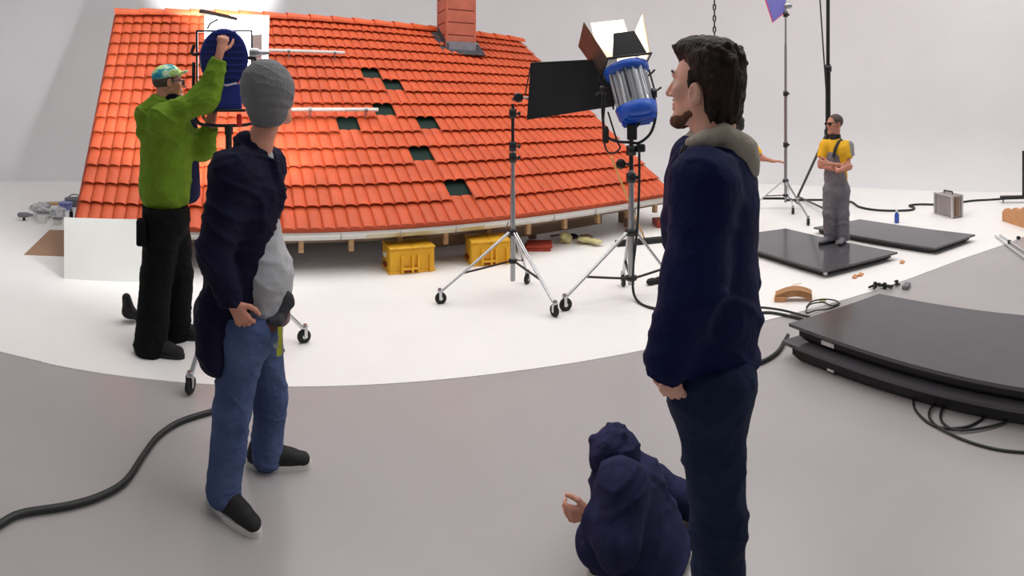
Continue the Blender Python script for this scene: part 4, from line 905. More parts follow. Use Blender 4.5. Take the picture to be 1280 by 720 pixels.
# black boot behind the man in green
# ---------------------------------------------------------------- people
def basis(px): return axes(px)
def finish_body(S, name, h, skin, root): 
    return S.mesh('body', h, skin, root)
def thin_body(S, J, arms='LR', legs='LR'):
    torso_sdf(S, J, off=-.032, k=.03)
    S.rc(J['HL'], J['HR'], .07, .07, k=.02)
    for q in arms: arm_sdf(S, J, q, off=-.004)
    for q in legs: leg_sdf(S, J, q, off=-.020, k=.01)
    for q in legs:
        t = nrm(J['T'+q]*V(1, 1, 0)); a = J['A'+q]; S.rc(a, a+t*.02-UP*.035, .038, .034, k=.02); S.rc(a-UP*.035, a+t*.12-UP*.05, .034, .024, k=.02)
# ===== man in the grey beanie =====
R_, F_ = basis(305); D = 2.2
J = dict(s=1.0, f=nrm(R_*.93-F_*.22), N=P(321, 186, 2.19), SR=P(291, 212, 2.06), SL=P(331, 206, 2.33), W=P(313, 352, 2.2), HR=P(305, 412, 2.12), HL=P(322, 408, 2.29), TR=nrm(R_*.75-F_*.7), TL=nrm(R_*1-F_*.08))
J['ER'] = P(268, 318, 1.98); J['WR'] = P(291, 377, 2.0); J['EL'] = P(318, 300, 2.42); J['WL'] = P(318, 362, 2.36)
J['KR'] = P(290, 512, 2.10); J['AR'] = P(279, 607, 2.09); J['KL'] = P(338, 498, 2.34); J['AL'] = P(333, 562, 2.34)
root = thing('person', 'person in a grey beanie and navy jacket, seen from behind, facing the roof', 'person', (J['AR']+J['AL'])/2*V(1, 1, 0))
hc = P(341, 126, 2.2); hf = nrm(R_*.62+F_*.76+UP*.22); hu = nrm(UP-R_*.12-F_*.1)
S = SDF(); L = head_sdf(S, hc, hf, hu, 1.02); S.rc(L(0, -.028, -.05), J['N']+UP*.0, .052, .062, k=.03); S.rc(J['N'], (J['SL']+J['SR'])/2, .06, .08, k=.03); thin_body(S, J)
hand_sdf(S, J['WR'], nrm(R_*.5-UP*.9), nrm(F_*.9+R_*.1), nrm(R_*.9+UP*.4), curl=(.5, .6, .7, .8), s=.97)
hand_sdf(S, J['WL'], -UP, -R_, -F_, curl=.5, s=.95)
S.mesh('body', .0052, M['skin2'], root); eyes(root, L, 1.02, frame(hf, hu)[1])
# beanie
S = SDF(); r, f, u = frame(hf, hu); A = (r, f, u)
S.ell(L(0, -.020, .042), (.111, .125, .122), A, k=.03); S.ell(L(.0, -.040, .100), (.082, .085, .078), A, k=.07)
S.rc(L(0, -.040, -.045), L(0, -.036, .02), .088, .100, k=.04)
S.cut(L(0, .02, .000), nrm(f*.80-u*.60), k=.01); S.cut(L(0, -.06, -.100), nrm(-u-f*.1), k=.01)
bc_, bu_, bf_ = L(0, 0, 0), u, f; fb_ = folds(.0045, 12, 20, 5)
def bdisp(x, y, z):
    h = (x-bc_[0])*bu_[0]+(y-bc_[1])*bu_[1]+(z-bc_[2])*bu_[2]; g = (x-bc_[0])*bf_[0]+(y-bc_[1])*bf_[1]+(z-bc_[2])*bf_[2]; t = h+g*.35
    return fb_(x, y, z)+.004*np.exp(-((t+.045)/.008)**2)+.003*np.exp(-((t+.005)/.010)**2)
S.disp = bdisp
bn = S.mesh('beanie', .0055, M['knit'], root)
# jacket: back, hem hanging, sleeves; open at the front
S = SDF(); fj = J['f']; sj = np.cross(fj, UP); ms = (J['SL']+J['SR'])/2
S.rc(ms-UP*.13-fj*.01, P(300, 345, 2.2), .178, .165, k=.04, flat=fj, fk=1.12)
S.rc(J['SL']-UP*.01, J['SR']-UP*.01, .080, .084, k=.07)
S.rc(ms-UP*.02, J['N']-UP*.01-fj*.01, .10, .078, k=.05)
S.rc(P(290, 340, 2.18), P(270, 430, 2.14), .150, .105, k=.05, flat=fj, fk=1.35)
S.rc(P(262, 400, 2.12), P(268, 440, 2.10), .105, .095, k=.05, flat=R_, fk=1.5)
S.rc(J['N']-fj*.05+UP*.025, J['N']+fj*.02-UP*.03, .062, .05, k=.03)
S.cut(P(352, 280, 2.2), nrm(fj+.22*UP*-1), k=.01)
S.rc(P(374, 268, 2.16), P(336, 425, 2.14), .075, .125, k=.03, op='sub')
S.rc(J['N']+fj*.055+UP*.045, J['N']+fj*.075-UP*.04, .045, .035, k=.02, op='sub')
S.cut(P(262, 466, 2.12), -UP, k=.02)
S.rc(P(343, 208, 2.14), P(350, 236, 2.13), .028, .024, k=.02, flat=R_, fk=1.2); S.rc(P(350, 234, 2.13), P(345, 262, 2.14), .022, .022, k=.02)
for q in 'RL':
    A_, B_, D_ = J['S'+q], J['E'+q], J['W'+q]
    S.rc(A_-UP*.01, B_, .088, .070, k=.07); S.rc(B_, D_+nrm(D_-B_)*.03, .072, .052, k=.03, clip=[(D_+nrm(D_-B_)*.005, D_-B_)])
S.disp = folds(.014, 6, 9, 1); jk = S.mesh('jacket', .0075, M['navy2'], root)
mb = MB()
mb.rbox(P(355, 236, 2.12), R_*.012, F_*.015, UP*.008, .003); mb.build('zip_pull', M['blackm'], jk)
# t-shirt
S = SDF(); S.rc(ms-UP*.12+fj*.0, P(330, 345, 2.2), .125, .140, k=.04, flat=fj, fk=1.2); S.rc(P(331, 340, 2.2), P(331, 388, 2.2), .140, .124, k=.04, flat=fj, fk=1.10)
S.rc(ms-UP*.04+fj*.02, J['N']+fj*.02-UP*.045, .07, .060, k=.03); S.cut(P(330, 391, 2.2), -UP, k=.01); S.disp = folds(.008, 8, 12, 2)
S.mesh('t_shirt', .007, M['tee'], root)
# jeans
def jeans(J, root, mt, waist, name='jeans', off=.014, fl=.012, seed=4, h=.007, wr=.135, top=None):
    S = SDF(); f = J['f']; hm = (J['HL']+J['HR'])/2
    S.rc(waist, hm, wr-.01, wr, k=.04, flat=f, fk=1.12); S.rc(J['HL'], J['HR'], .105, .105, k=.04)
    for q in 'LR':
        A_, B_, D_ = J['H'+q], J['K'+q], J['A'+q]; B2 = B_
        S.rc(A_, B_, .092+off, .060+off, k=.04); S.rc(B_, D_-UP*.02, .060+off, .046+off+fl, k=.03)
        S.ops.append(S.ops.pop())
    S.cut(waist+UP*.03 if top is None else top, UP, k=.008)
    for q in 'LR': pass
    S.disp = folds(.0095, 7, 11, seed); return S.mesh(name, h, mt, root)
jeans(J, root, M['denim'], P(326, 392, 2.2), off=.020)
shoe(root, J['AR'], J['TR'], 1.02); shoe(root, J['AL'], J['TL'], 1.02)
mb = MB(); c = P(327, 393, 2.2); ring = [c+J['f']*.125*math.cos(w)+sj*.148*math.sin(w)-R_*.0+UP*.004*math.sin(3*w) for w in np.linspace(0, 2*PI, 33)[:-1]]
vs = [p+UP*z for z in (-.02, .02) for p in ring]; rg2 = [c+(p-c)*.93 for p in ring]; vs += [p+UP*z for z in (-.02, .02) for p in rg2]; n = 32
mb.add(vs, [(k, (k+1) % n, n+(k+1) % n, n+k) for k in range(n)]+[(2*n+k, 3*n+k, 3*n+(k+1) % n, 2*n+(k+1) % n) for k in range(n)]+[(n+k, n+(k+1) % n, 3*n+(k+1) % n, 3*n+k) for k in range(n)]+[(k, 2*n+k, 2*n+(k+1) % n, (k+1) % n) for k in range(n)], smooth=True)
bt = mb.build('belt', M['leather'], root)
S = SDF(); S.rc(P(349, 396, 2.10), P(357, 374, 2.12), .034, .036, k=.02, flat=F_, fk=2.2); S.rc(P(357, 376, 2.12), P(364, 380, 2.12), .030, .014, k=.02, flat=F_, fk=1.6); S.rc(P(338, 401, 2.07), P(348, 401, 2.08), .016, .024, k=.02); S.mesh('belt_pouch', .005, M['pouch'], bt)
mb = MB(); mb.box(P(350, 418, 2.06), R_*.009, F_*.003, UP*.030); mb.box(P(349, 436, 2.06), nrm(R_+UP*.2)*.011, F_*.004, UP*.028); mb.build('key_strap', M['lime'], bt)
for k in range(3): mb = MB(); q0 = P(352, 408, 2.065); q1 = P(345+4*k, 432+3*k, 2.055+.006*k); mb.tube([q0, q1], .004, 6); mb.lathe(q1-F_*.002, F_, [(0, .011), (.004, .011)], 12); mb.build('key', M['steel'], bt)
# ===== man in the green hoodie =====
R_, F_ = basis(208); D = 3.6
J = dict(s=1.02, f=nrm(R_*.9+F_*.38), N=P(203, 131, 3.6), SR=P(203, 148, 3.42), SL=P(217, 146, 3.78), W=P(208, 225, 3.6), HR=P(203, 272, 3.52), HL=P(212, 270, 3.70), TR=nrm(R_*.92-F_*.35), TL=nrm(R_*1-F_*.2))
J['ER'] = P(256, 124, 3.36); J['WR'] = P(275, 66, 3.32); J['EL'] = P(253, 186, 3.62); J['WL'] = P(264, 158, 3.52)
J['KR'] = P(196, 345, 3.52); J['AR'] = P(188, 428, 3.44); J['KL'] = P(222, 342, 3.66); J['AL'] = P(218, 414, 3.68)
root = thing('person', 'person in a green hoodie and tie-dye cap reaching up to the big blue lamp', 'person', (J['AR']+J['AL'])/2*V(1, 1, 0))
hc = P(211, 104, 3.6); hf = nrm(R_*.93+F_*.12+UP*.05); hu = nrm(UP-R_*.03)
S = SDF(); L = head_sdf(S, hc, hf, hu, 1.03); S.rc(L(0, -.03, -.05), J['N'], .054, .066, k=.03); thin_body(S, J)
hand_sdf(S, J['WR'], nrm(UP+R_*.25), nrm(-R_*.1+F_*.9), nrm(R_*.9-F_*.2), curl=(.95, 1.1, 1.2, 1.25), s=1.08)
hand_sdf(S, J['WL'], nrm(UP+R_*.05), nrm(F_), nrm(-R_), curl=(.5, .6, .6, .7), s=1.05)
S.mesh('body', .0058, M['skin2'], root); eyes(root, L, 1.03, frame(hf, hu)[1])
r, f, u = frame(hf, hu); A = (r, f, u)
S = SDF(); S.ell(L(0, -.018, .020), (.082, .102, .07), A, k=.01); S.cut(L(0, .03, .0), nrm(f), k=.01); S.cut(L(0, 0, -.055), -u); S.cut(L(0, .0, .07), u); S.mesh('hair', .006, M['hair2'], root)
S = SDF(); S.ell(L(0, -.010, .050), (.088, .110, .085), A, k=.02); S.cut(L(0, 0, .036), nrm(-u+f*.12), k=.006)
S.ell(L(0, .100, .070), (.06, .045, .010), (r, nrm(f+u*.25), nrm(u-f*.25)), k=.01); S.disp = folds(.003, 14, 14, 3); S.mesh('cap', .0055, M['tiedye'], root)
def glasses(root, L, s, f, dark=False, r_=.019):
    mb = MB()
    for q in (-1, 1):
        mb.tube([L(q*.033, .104, .004)+(L(q*.033+r_*math.cos(w)*1.15, .104-.004*abs(math.cos(w)), .004+r_*.72*math.sin(w))-L(q*.033, .104, .004)) for w in np.linspace(0, 2*PI, 17)[:-1]], .0028*s*1.2, 6, closed=True)
        mb.tube([L(q*.055, .102, .010), L(q*.082, .06, .012), L(q*.088, .0, .010)], .0028*s, 6)
    mb.tube([L(-.013, .106, .008), L(.013, .106, .008)], .0028*s, 6)
    if dark:
        for q in (-1, 1): mb.add([L(q*.033+r_*1.1*math.cos(w), .103, .004+r_*.7*math.sin(w)) for w in np.linspace(0, 2*PI, 17)[:-1]], [tuple(range(16))])
    mb.build('glasses', M['glass'], root)
glasses(root, L, 1.2, f)
def sleeves(S, J, offs, side='RL', k=.035, cl=.004):
    for q in side:
        A_, B_, D_ = J['S'+q], J['E'+q], J['W'+q]
        S.rc(A_, B_, .050+offs[0], .044+offs[1], k=k); S.rc(B_, D_+nrm(D_-B_)*.02, .046+offs[1], .030+offs[2], k=k, clip=[(D_, D_-B_)])
S = SDF(); fj = J['f']; ms = (J['SL']+J['SR'])/2
JS = dict(J); JS['WR'] = P(275, 74, 3.325)
S.rc(ms-UP*.14, P(206, 235, 3.6), .205, .205, k=.05, flat=fj, fk=1.08); S.rc(J['SL'], J['SR'], .085, .085, k=.10); sleeves(S, JS, (.042, .036, .022), k=.07)
S.rc(ms-UP*.03, J['N']-UP*.0, .10, .082, k=.04)
S.rc(P(183, 140, 3.64), P(177, 165, 3.6), .055, .045, k=.07); S.rc(P(192, 132, 3.6), P(182, 142, 3.6), .06, .06, k=.07)
S.cut(P(207, 261, 3.6), -UP, k=.02); S.rc(L(0, .05, -.15), L(0, .03, -.11), .05, .05, k=.02, op='sub')
S.disp = folds(.015, 5, 7, 9); hd = S.mesh('hoodie', .009, M['green'], root)
S = SDF(); S.rc(P(203, 255, 3.6), P(203, 260, 3.6), .165, .162, k=.01, flat=fj, fk=1.1); S.cut(P(203, 250, 3.6), UP, k=.01); S.cut(P(203, 263, 3.6), -UP, k=.01); 
S = SDF(); S.rc(P(234, 158, 3.62), P(236, 240, 3.62), .075, .085, k=.02); S.mesh('dark_vest', .008, M['navy3'], root)
S = SDF(); S.rc(L(0, -.01, -.13), L(0, .01, -.105), .072, .068, k=.02); S.mesh('collar', .007, M['navy2'], root)
jeans(J, root, M['trouser'], P(206, 262, 3.6), 'trousers', off=.052, fl=.022, seed=6, h=.009, wr=.19)
mb = MB(); mb.rbox(P(177, 290, 3.46), R_*.035, F_*.05, UP*.09, .012); mb.build('thigh_pocket', M['trouser'], root)
for q in 'RL': shoe(root, J['A'+q], J['T'+q], 1.22, sole=M['shoe'])
bt_ = thing('boot', 'black boot standing on its toe behind the legs of the green hoodie person', 'boot', P(163, 401, 3.95)*V(1, 1, 0))
S = SDF(); S.rc(P(158, 372, 3.95), P(161, 388, 3.95), .035, .05, k=.02); S.rc(P(160, 390, 3.95), P(172, 395, 3.95), .045, .034, k=.03); S.cut((0, 0, .004), -UP); S.mesh('boot_shell', .008, M['shoe'], bt_)
mb = MB(); mb.tube([P(156, 375, 3.90), P(160, 392, 3.90), P(171, 399, 3.90)], .012, 8); mb.build('sole', M['rubber'], bt_)
# ===== man in the navy jacket, nearest =====
R_, F_ = basis(888); D = 1.39
J = dict(s=1.0, f=nrm(-R_*.94+F_*.26), N=P(890, 188, 1.40), SL=P(880, 228, 1.25), SR=P(903, 222, 1.55), W=P(888, 385, 1.40), HL=P(888, 478, 1.31), HR=P(892, 478, 1.48), TL=nrm(-R_+F_*.2), TR=nrm(-R_+F_*.4))
J['EL'] = P(868, 345, 1.22); J['WL'] = P(838, 447, 1.22); J['ER'] = P(915, 340, 1.60); J['WR'] = P(905, 440, 1.56)
J['KL'] = P(898, 655, 1.33); J['AL'] = P(900, 845, 1.36); J['KR'] = P(895, 650, 1.46); J['AR'] = P(896, 850, 1.47)
root = thing('person', 'person with dark brown hair and a beige hood over a navy jacket, nearest the camera', 'person', (J['AR']+J['AL'])/2*V(1, 1, 0))
hc = P(882, 106, 1.40); hf = nrm(-R_*.90+F_*.40+UP*.05); hu = UP
S = SDF(); L = head_sdf(S, hc, hf, hu, 1.02, ez=-.022); S.rc(L(0, -.030, -.05), J['N'], .060, .066, k=.03); thin_body(S, J)
hand_sdf(S, J['WL'], nrm(-UP+R_*.02), nrm(F_*.9+R_*.35), nrm(-R_+F_*.1), curl=(.85, .95, 1.05, 1.1), s=.94, thumb=.8); hand_sdf(S, J['WR'], -UP, -R_, F_, curl=.5)
S.mesh('body', .0042, M['skin'], root); eyes(root, L, 1.02, frame(hf, hu)[1])
r, f, u = frame(hf, hu); A = (r, f, u)
S = SDF()
S.ell(L(0, -.022, .042), (.089, .091, .094), A, k=.02); S.ell(L(0, -.046, -.020), (.074, .058, .088), A, k=.03); S.ell(L(0, -.045, -.075), (.060, .052, .05), A, k=.03)
S.ell(L(0, .035, .096), (.070, .055, .036), A, k=.03)
rs = random.Random(4)
for k in range(70):                                        # tufts swept forward over crown and fringe
    a_ = rs.uniform(-1, 1); y = rs.uniform(-.095, .058); z = .128-.9*a_*a_*.03-max(0, -y-.03)*.55-max(0, y-.03)*.30; p = L(a_*.060, y, z-.012)
    S.rc(p-f*.012, p+f*rs.uniform(.012, .028)+u*rs.uniform(-.002, .014)+r*rs.uniform(-.012, .012), .010, .003, k=.008)
for k in range(16):
    a_ = -1+2*k/15; p = L(a_*.055, .070-.012*abs(a_), .092); S.rc(p-f*.012+u*.01, p+f*rs.uniform(.002, .009)-u*rs.uniform(.002, .018), .011, .004, k=.010)
for k in range(260):                                       # overlapping locks down the sides and back
    zz = rs.uniform(-.075, .105); wm = 2.3 if zz > .035 else 1.25; w = rs.uniform(-wm, wm); rad = math.sqrt(max(.02, 1-((zz-.03)/.125)**2)) if zz > .03 else 1.0-.9*max(0, -zz)*1.2
    p = L(math.sin(w)*.080*rad, -.026-math.cos(w)*.078*rad, zz); dn = nrm(-u+f*rs.uniform(-.25, .35)*(1 if zz < .07 else 2)+r*rs.uniform(-.2, .2)); S.rc(p, p+dn*rs.uniform(.02, .035), .010, .004, k=.004)
for q in (-1, 1):                                          # clear the face and the ears
    S.ell(L(q*.090, -.002, -.030), (.034, .029, .042), A, k=.010, op='sub')
    S.rc(L(q*.105, .062, .030), L(q*.10, .062, -.10), .060, .060, k=.012, op='sub')
S.ell(L(0, .118, .012), (.095, .060, .068), A, k=.012, op='sub'); S.ell(L(0, .09, -.07), (.10, .105, .08), A, k=.015, op='sub')
for q in (-1, 1): S.rc(L(q*.077, .012, .03), L(q*.077, .010, -.010), .007, .004, k=.01)
S.cut(L(0, -.05, -.118), nrm(-u-f*.1), k=.01)
rr_, ff_, uu_ = r, f, u; hc0 = hc
def hd_(x, y, z):
    q = np.stack([x-hc0[0], y-hc0[1], z-hc0[2]], -1); a, b, c = q@rr_, q@ff_, q@uu_
    return .0035*vnoise(a*120+b*20, b*60+5, c*36)+.003*vnoise(a*48, b*26, c*28+9)
S.disp = hd_; S.mesh('hair', .004, M['hair'], root)
S = SDF()                                                  # short beard along the jaw and chin
for q in (-1, 1): S.rc(L(q*.046, .012, -.072), L(q*.018, .068, -.104), .0180, .0185, k=.015)
S.ell(L(0, .081, -.104), (.025, .021, .019), A, k=.02)
S.rc(L(-.020, .087, -.045), L(.020, .087, -.045), .0050, .0050, k=.006)
S.ell(L(0, .102, -.060), (.024, .016, .017), A, k=.006, op='sub'); S.disp = lambda x, y, z: .0022*vnoise(x*160, y*160, z*160)
S.mesh('beard', .0042, M['stub'], root)
for q in (-1, 1): mb = MB(); mb.tube([L(q*.016, .089, .028), L(q*.032, .088, .034), L(q*.048, .076, .030)], [.003, .0045, .002], 6); mb.build('eyebrow', M['hair'], root)
# hood of the sweatshirt hanging over the jacket's collar
S = SDF()
for pts_ in ([(866, 180, 1.32, .018), (884, 173, 1.31, .022), (905, 167, 1.33, .026), (920, 178, 1.37, .030), (931, 198, 1.40, .032), (936, 214, 1.42, .024)], [(862, 182, 1.42, .018), (880, 175, 1.47, .022), (903, 168, 1.47, .026), (919, 179, 1.44, .030), (931, 198, 1.42, .032)]):
    for a, b in zip(pts_, pts_[1:]): S.rc(P(*a[:3]), P(*b[:3]), a[3], b[3], k=.02)
S.rc(P(884, 190, 1.40), P(922, 192, 1.41), .078, .058, k=.03); S.rc(P(919, 194, 1.41), P(933, 208, 1.41), .050, .034, k=.03)
S.disp = folds(.007, 10, 10, 8); S.mesh('hood', .006, M['beige'], root)
S = SDF(); S.rc(J['N']+UP*.01, J['N']-UP*.06, .070, .085, k=.02); S.mesh('sweatshirt', .007, M['beige'], root)
for dx in (0, 3): mb = MB(); mb.tube(spline([P(855+dx, 182, 1.30), P(851+dx, 190, 1.29), P(848+dx, 203, 1.28)], 5), .0035, 6); mb.build('drawstring', M['black'], root)
S = SDF(); fj = J['f']; ms = (J['SL']+J['SR'])/2
S.rc(ms-UP*.10, P(887, 385, 1.40), .160, .160, k=.05, flat=fj, fk=1.30); S.rc(P(887, 380, 1.40), P(888, 465, 1.40), .165, .172, k=.05, flat=fj, fk=1.28)
S.rc(J['SL']-UP*.01, J['SR']-UP*.01, .080, .080, k=.08); S.rc(ms-UP*.03, J['N']-UP*.03, .11, .090, k=.06)
S.rc(P(865, 190, 1.40), P(863, 270, 1.40), .052, .075, k=.05); S.rc(P(863, 184, 1.36), P(863, 184, 1.45), .030, .030, k=.03)
S.rc(P(925, 384, 1.5), P(928, 396, 1.42), .045, .045, k=.04)
JS = dict(J); JS['WL'] = P(832, 462, 1.215); sleeves(S, JS, (.034, .030, .030), k=.05)
S.cut((0, 0, .955), -UP, k=.02); S.disp = folds(.014, 5, 7, 12); S.mesh('jacket', .0072, M['navy'], root)
S = SDF(); a_ = J['EL']; b_ = JS['WL']; dd = nrm(b_-a_); S.rc(b_-dd*.05, b_+dd*.01, .058, .048, k=.01, clip=[(b_+dd*.012, dd)]); S.disp = folds(.005, 16, 20, 1); S.mesh('cuff', .006, M['navy'], root)
jeans(J, root, M['denim2'], P(889, 440, 1.40), 'jeans', off=.012, fl=.016, seed=2, h=.0075, wr=.140)
for q in 'RL': shoe(root, J['A'+q], J['T'+q], 1.02)
# ===== worker in grey overalls =====
R_, F_ = basis(1045); D = 6.0; DZ = .09
J = dict(s=.9, f=nrm(-R_*.55-F_*.85), N=P(1044, 171, D), SR=P(1031, 181, D-.02), SL=P(1058, 182, D+.03), W=P(1045, 222, D), HR=P(1039, 238, D-.02), HL=P(1052, 238, D+.03), TR=nrm(-R_*.7-F_*.8), TL=nrm(-R_*.2-F_))
J['ER'] = P(1026, 207, D-.08); J['EL'] = P(1060, 208, D-.06); J['WR'] = P(1050, 213, D-.27); J['WL'] = P(1037, 205, D-.26)
J['KR'] = P(1037, 266, D-.03); J['KL'] = P(1053, 267, D); J['AR'] = P(1038, 294, D); J['AL'] = P(1054, 296.5, D)
root = thing('person', 'person in grey overalls and a yellow shirt, arms crossed, standing on the black panel', 'person', (J['AR']+J['AL'])/2*V(1, 1, 0)+UP*DZ)
hc = P(1043, 155, D); hf = nrm(-R_*.72-F_*.65); 
S = SDF(); L = head_sdf(S, hc, hf, UP, 1.0); S.rc(L(0, -.025, -.05), J['N'], .052, .058, k=.03); thin_body(S, J)
hand_sdf(S, J['WR'], nrm(R_+UP*.35), nrm(-F_*-.3-UP*.2+F_), UP, curl=.3, s=1); hand_sdf(S, J['WL'], nrm(-R_+UP*.1), F_, UP, curl=.4, s=1)
S.mesh('body', .0075, M['skin2'], root); eyes(root, L, 1.0, frame(hf)[1]); r, f, u = frame(hf); A = (r, f, u)
S = SDF(); S.ell(L(0, -.020, .034), (.082, .102, .088), A, k=.01); S.ell(L(0, .10, .01), (.09, .06, .075), A, k=.01, op='sub'); S.cut(L(0, 0, -.045), nrm(-u), k=.01)
for q in (-1, 1): S.ell(L(q*.085, .03, -.02), (.03, .05, .05), A, k=.01, op='sub')
S.mesh('hair', .008, M['hair2'], root); glasses(root, L, 1.6, f, True, .022)
S = SDF(); torso_sdf(S, J, off=.022, bot=J['W'], k=.04)
for q in 'RL': S.rc(J['S'+q], J['S'+q]+(J['E'+q]-J['S'+q])*.75, .066, .064, k=.03, clip=[(J['S'+q]+(J['E'+q]-J['S'+q])*.62, J['E'+q]-J['S'+q])])
S.disp = folds(.006, 10, 10, 3); S.mesh('shirt', .009, M['polo'], root)
S = SDF(); S.rc(J['N']+UP*.01, J['N']-UP*.03, .066, .074, k=.02); S.cut(J['N']+UP*.035, UP); S.mesh('collar', .008, M['black'], root)
mb = MB(); c = P(1064, 186, D+.0); S = SDF(); S.rc(P(1061, 182, D+.03), P(1062, 195, D), .062, .06, k=.01); S.cut(P(1061, 182, D)+R_*.0, -R_, k=.004); S.cut(P(1061, 195, D), -UP); S.mesh('sleeve_patch', .008, M['greyp'], root)
S = SDF(); f6_ = J['f']; S.rc(P(1044, 196, D)+f6_*.045, J['W']+f6_*.02, .118, .142, k=.03, flat=f6_, fk=1.25); S.cut(P(1044, 188, D), UP, k=.01)
S.rc(J['W'], (J['HL']+J['HR'])/2, .140, .150, k=.03, flat=f6_, fk=1.15)
for q in 'LR':
    S.rc(J['H'+q], J['K'+q], .108, .082, k=.04); S.rc(J['K'+q], J['A'+q]-UP*.03, .082, .080, k=.03)
S.cut(V(0, 0, DZ+.025), -UP); S.disp = folds(.008, 9, 12, 7); S.mesh('overalls', .009, M['overall'], root)
mb = MB()
for q in (-1, 1):
    rr6 = np.cross(f6_, UP); a = (J['SL']+J['SR'])/2+rr6*q*.075
    mb.tube(spline([a-UP*.13+f6_*.165, a-UP*.02+f6_*.115, a+UP*.065+f6_*.0, a-UP*.05-f6_*.125], 5), .017, 6)
mb.build('strap', M['black'], root)
for q in 'RL': shoe(root, J['A'+q], J['T'+q], .95, mt=M['debrisgrey'], sole=M['shoe'], floorz=DZ+.001)
# ===== worker half hidden behind the man in navy =====
R_, F_ = basis(915); D = 6.95
J = dict(s=1.0, f=nrm(-R_*.15+F_*.98), N=P(918, 171, D), SL=P(905, 183, D), SR=P(938, 180, D-.05), W=P(920, 222, D), HL=P(914, 238, D), HR=P(927, 238, D), TR=nrm(F_), TL=nrm(F_-R_*.3))
J['EL'] = P(884, 200, D+.05); J['WL'] = P(865, 205, D+.05); J['ER'] = P(953, 198, D-.05); J['WR'] = P(967, 201.5, D-.05)
J['KL'] = P(913, 268, D); J['KR'] = P(928, 268, D); J['AL'] = P(913, 297, D); J['AR'] = P(928, 297, D)
root = thing('person', 'person with black hair and outspread arms, half hidden behind the nearest man', 'person', (J['AR']+J['AL'])/2*V(1, 1, 0))
hc = P(921, 155, D); hf = nrm(-R_*.5+F_*.8)
S = SDF(); L = head_sdf(S, hc, hf, UP, 1.06); S.rc(L(0, -.025, -.05), J['N'], .052, .058, k=.03); thin_body(S, J)
hand_sdf(S, J['WR'], R_, -UP, F_, curl=(.2, .3, .3, .4), s=1, spread=.3); hand_sdf(S, J['WL'], nrm(-R_+UP*.3), nrm(-UP), F_, curl=.25, s=1, spread=.5)
S.mesh('body', .0085, M['skin2'], root); eyes(root, L, 1.0, frame(hf)[1]); r, f, u = frame(hf); A = (r, f, u)
S = SDF(); S.ell(L(0, -.022, .036), (.090, .108, .094), A, k=.01); S.ell(L(0, -.06, -.03), (.075, .06, .07), A, k=.02); S.ell(L(0, .11, -.01), (.09, .06, .09), A, k=.01, op='sub'); S.disp = folds(.006, 18, 18, 3); S.mesh('hair', .008, M['hairb'], root)
S = SDF(); torso_sdf(S, J, off=.024, bot=P(920, 240, D), k=.04)
for q in 'RL': S.rc(J['S'+q], J['S'+q]+(J['E'+q]-J['S'+q])*.8, .070, .062, k=.03, clip=[(J['S'+q]+(J['E'+q]-J['S'+q])*.72, J['E'+q]-J['S'+q])])
S.cut(P(920, 236, D), -UP); S.disp = folds(.006, 10, 10, 3); S.mesh('shirt', .009, [M['polo'], M['greyp']], root, matfn=lambda c: ((c[:, 2] > 1.28)).astype(int))
jeans(J, root, M['overall'], P(920, 232, D), 'trousers', off=.012, fl=.02, seed=3, h=.01, wr=.135)
for q in 'RL': shoe(root, J['A'+q], J['T'+q], .95, sole=M['shoe'])
# ===== person crouching low in dusty navy, at the bottom =====
R_, F_ = basis(795); D = 1.88
J = dict(s=.92, f=nrm(-R_*.85-UP*.6), N=P(775, 590, D), SL=P(776, 610, D-.14), SR=P(790, 606, D+.14), W=P(802, 680, D), HL=P(800, 712, D-.1), HR=P(806, 708, D+.09), TL=nrm(-R_), TR=nrm(-R_*.9+F_*.2))
J['EL'] = P(772, 668, D-.2); J['WL'] = P(741, 640, D-.12); J['ER'] = P(782, 660, D+.24); J['WR'] = P(756, 672, D+.2)
J['KL'] = P(748, 676, D-.1); J['KR'] = P(760, 672, D+.14)
J['AL'] = P(798, 705, D-.1)*V(1, 1, 0)+UP*.07; J['AR'] = P(866, 655, 2.04)*V(1, 1, 0)+UP*.06; J['KR'] = P(815, 690, 2.03)*V(1, 1, 0)+UP*.13
root = thing('person', 'person crouching low in a dusty navy jacket at the feet of the nearest man', 'person', (J['AR']+J['AL'])/2*V(1, 1, 0))
hc = P(770, 578, D); hf = nrm(-R_*.75-UP*.65); hu = nrm(UP-R_*.6)
S = SDF(); L = head_sdf(S, hc, hf, hu, .82); S.rc(L(0, -.03, -.05), J['N'], .045, .055, k=.03); thin_body(S, J)
hand_sdf(S, J['WL'], nrm(-R_-UP*.2), -F_*-1, UP, curl=.6, s=.85); hand_sdf(S, J['WR'], nrm(-R_*.8-UP*.5), -UP, F_, curl=.6, s=.85)
S.mesh('body', .006, M['skin2'], root); eyes(root, L, .82, frame(hf, hu)[1]); r, f, u = frame(hf, hu); A = (r, f, u)
S = SDF(); S.ell(L(0, -.02, .03), (.088, .098, .095), A, k=.02); S.ell(L(0, .105, -.02), (.07, .05, .075), A, k=.015, op='sub')
rs = random.Random(8)
for k in range(16): a = rs.uniform(0, 6.28); p = L(.06*math.cos(a), -.03+.07*math.sin(a), .085); S.rc(p, p+UP*rs.uniform(.015, .045)+R_*rs.uniform(-.03, .045), .018, .008, k=.02)
S.disp = folds(.008, 20, 20, 2); S.mesh('hood', .006, M['navy3'], root)
S = SDF(); torso_sdf(S, J, off=.040, k=.06); sleeves(S, J, (.034, .032, .022)); S.rc(J['N'], P(783, 600, D), .085, .10, k=.04); S.rc(J['W'], (J['HL']+J['HR'])/2+R_*.03, .17, .17, k=.05)
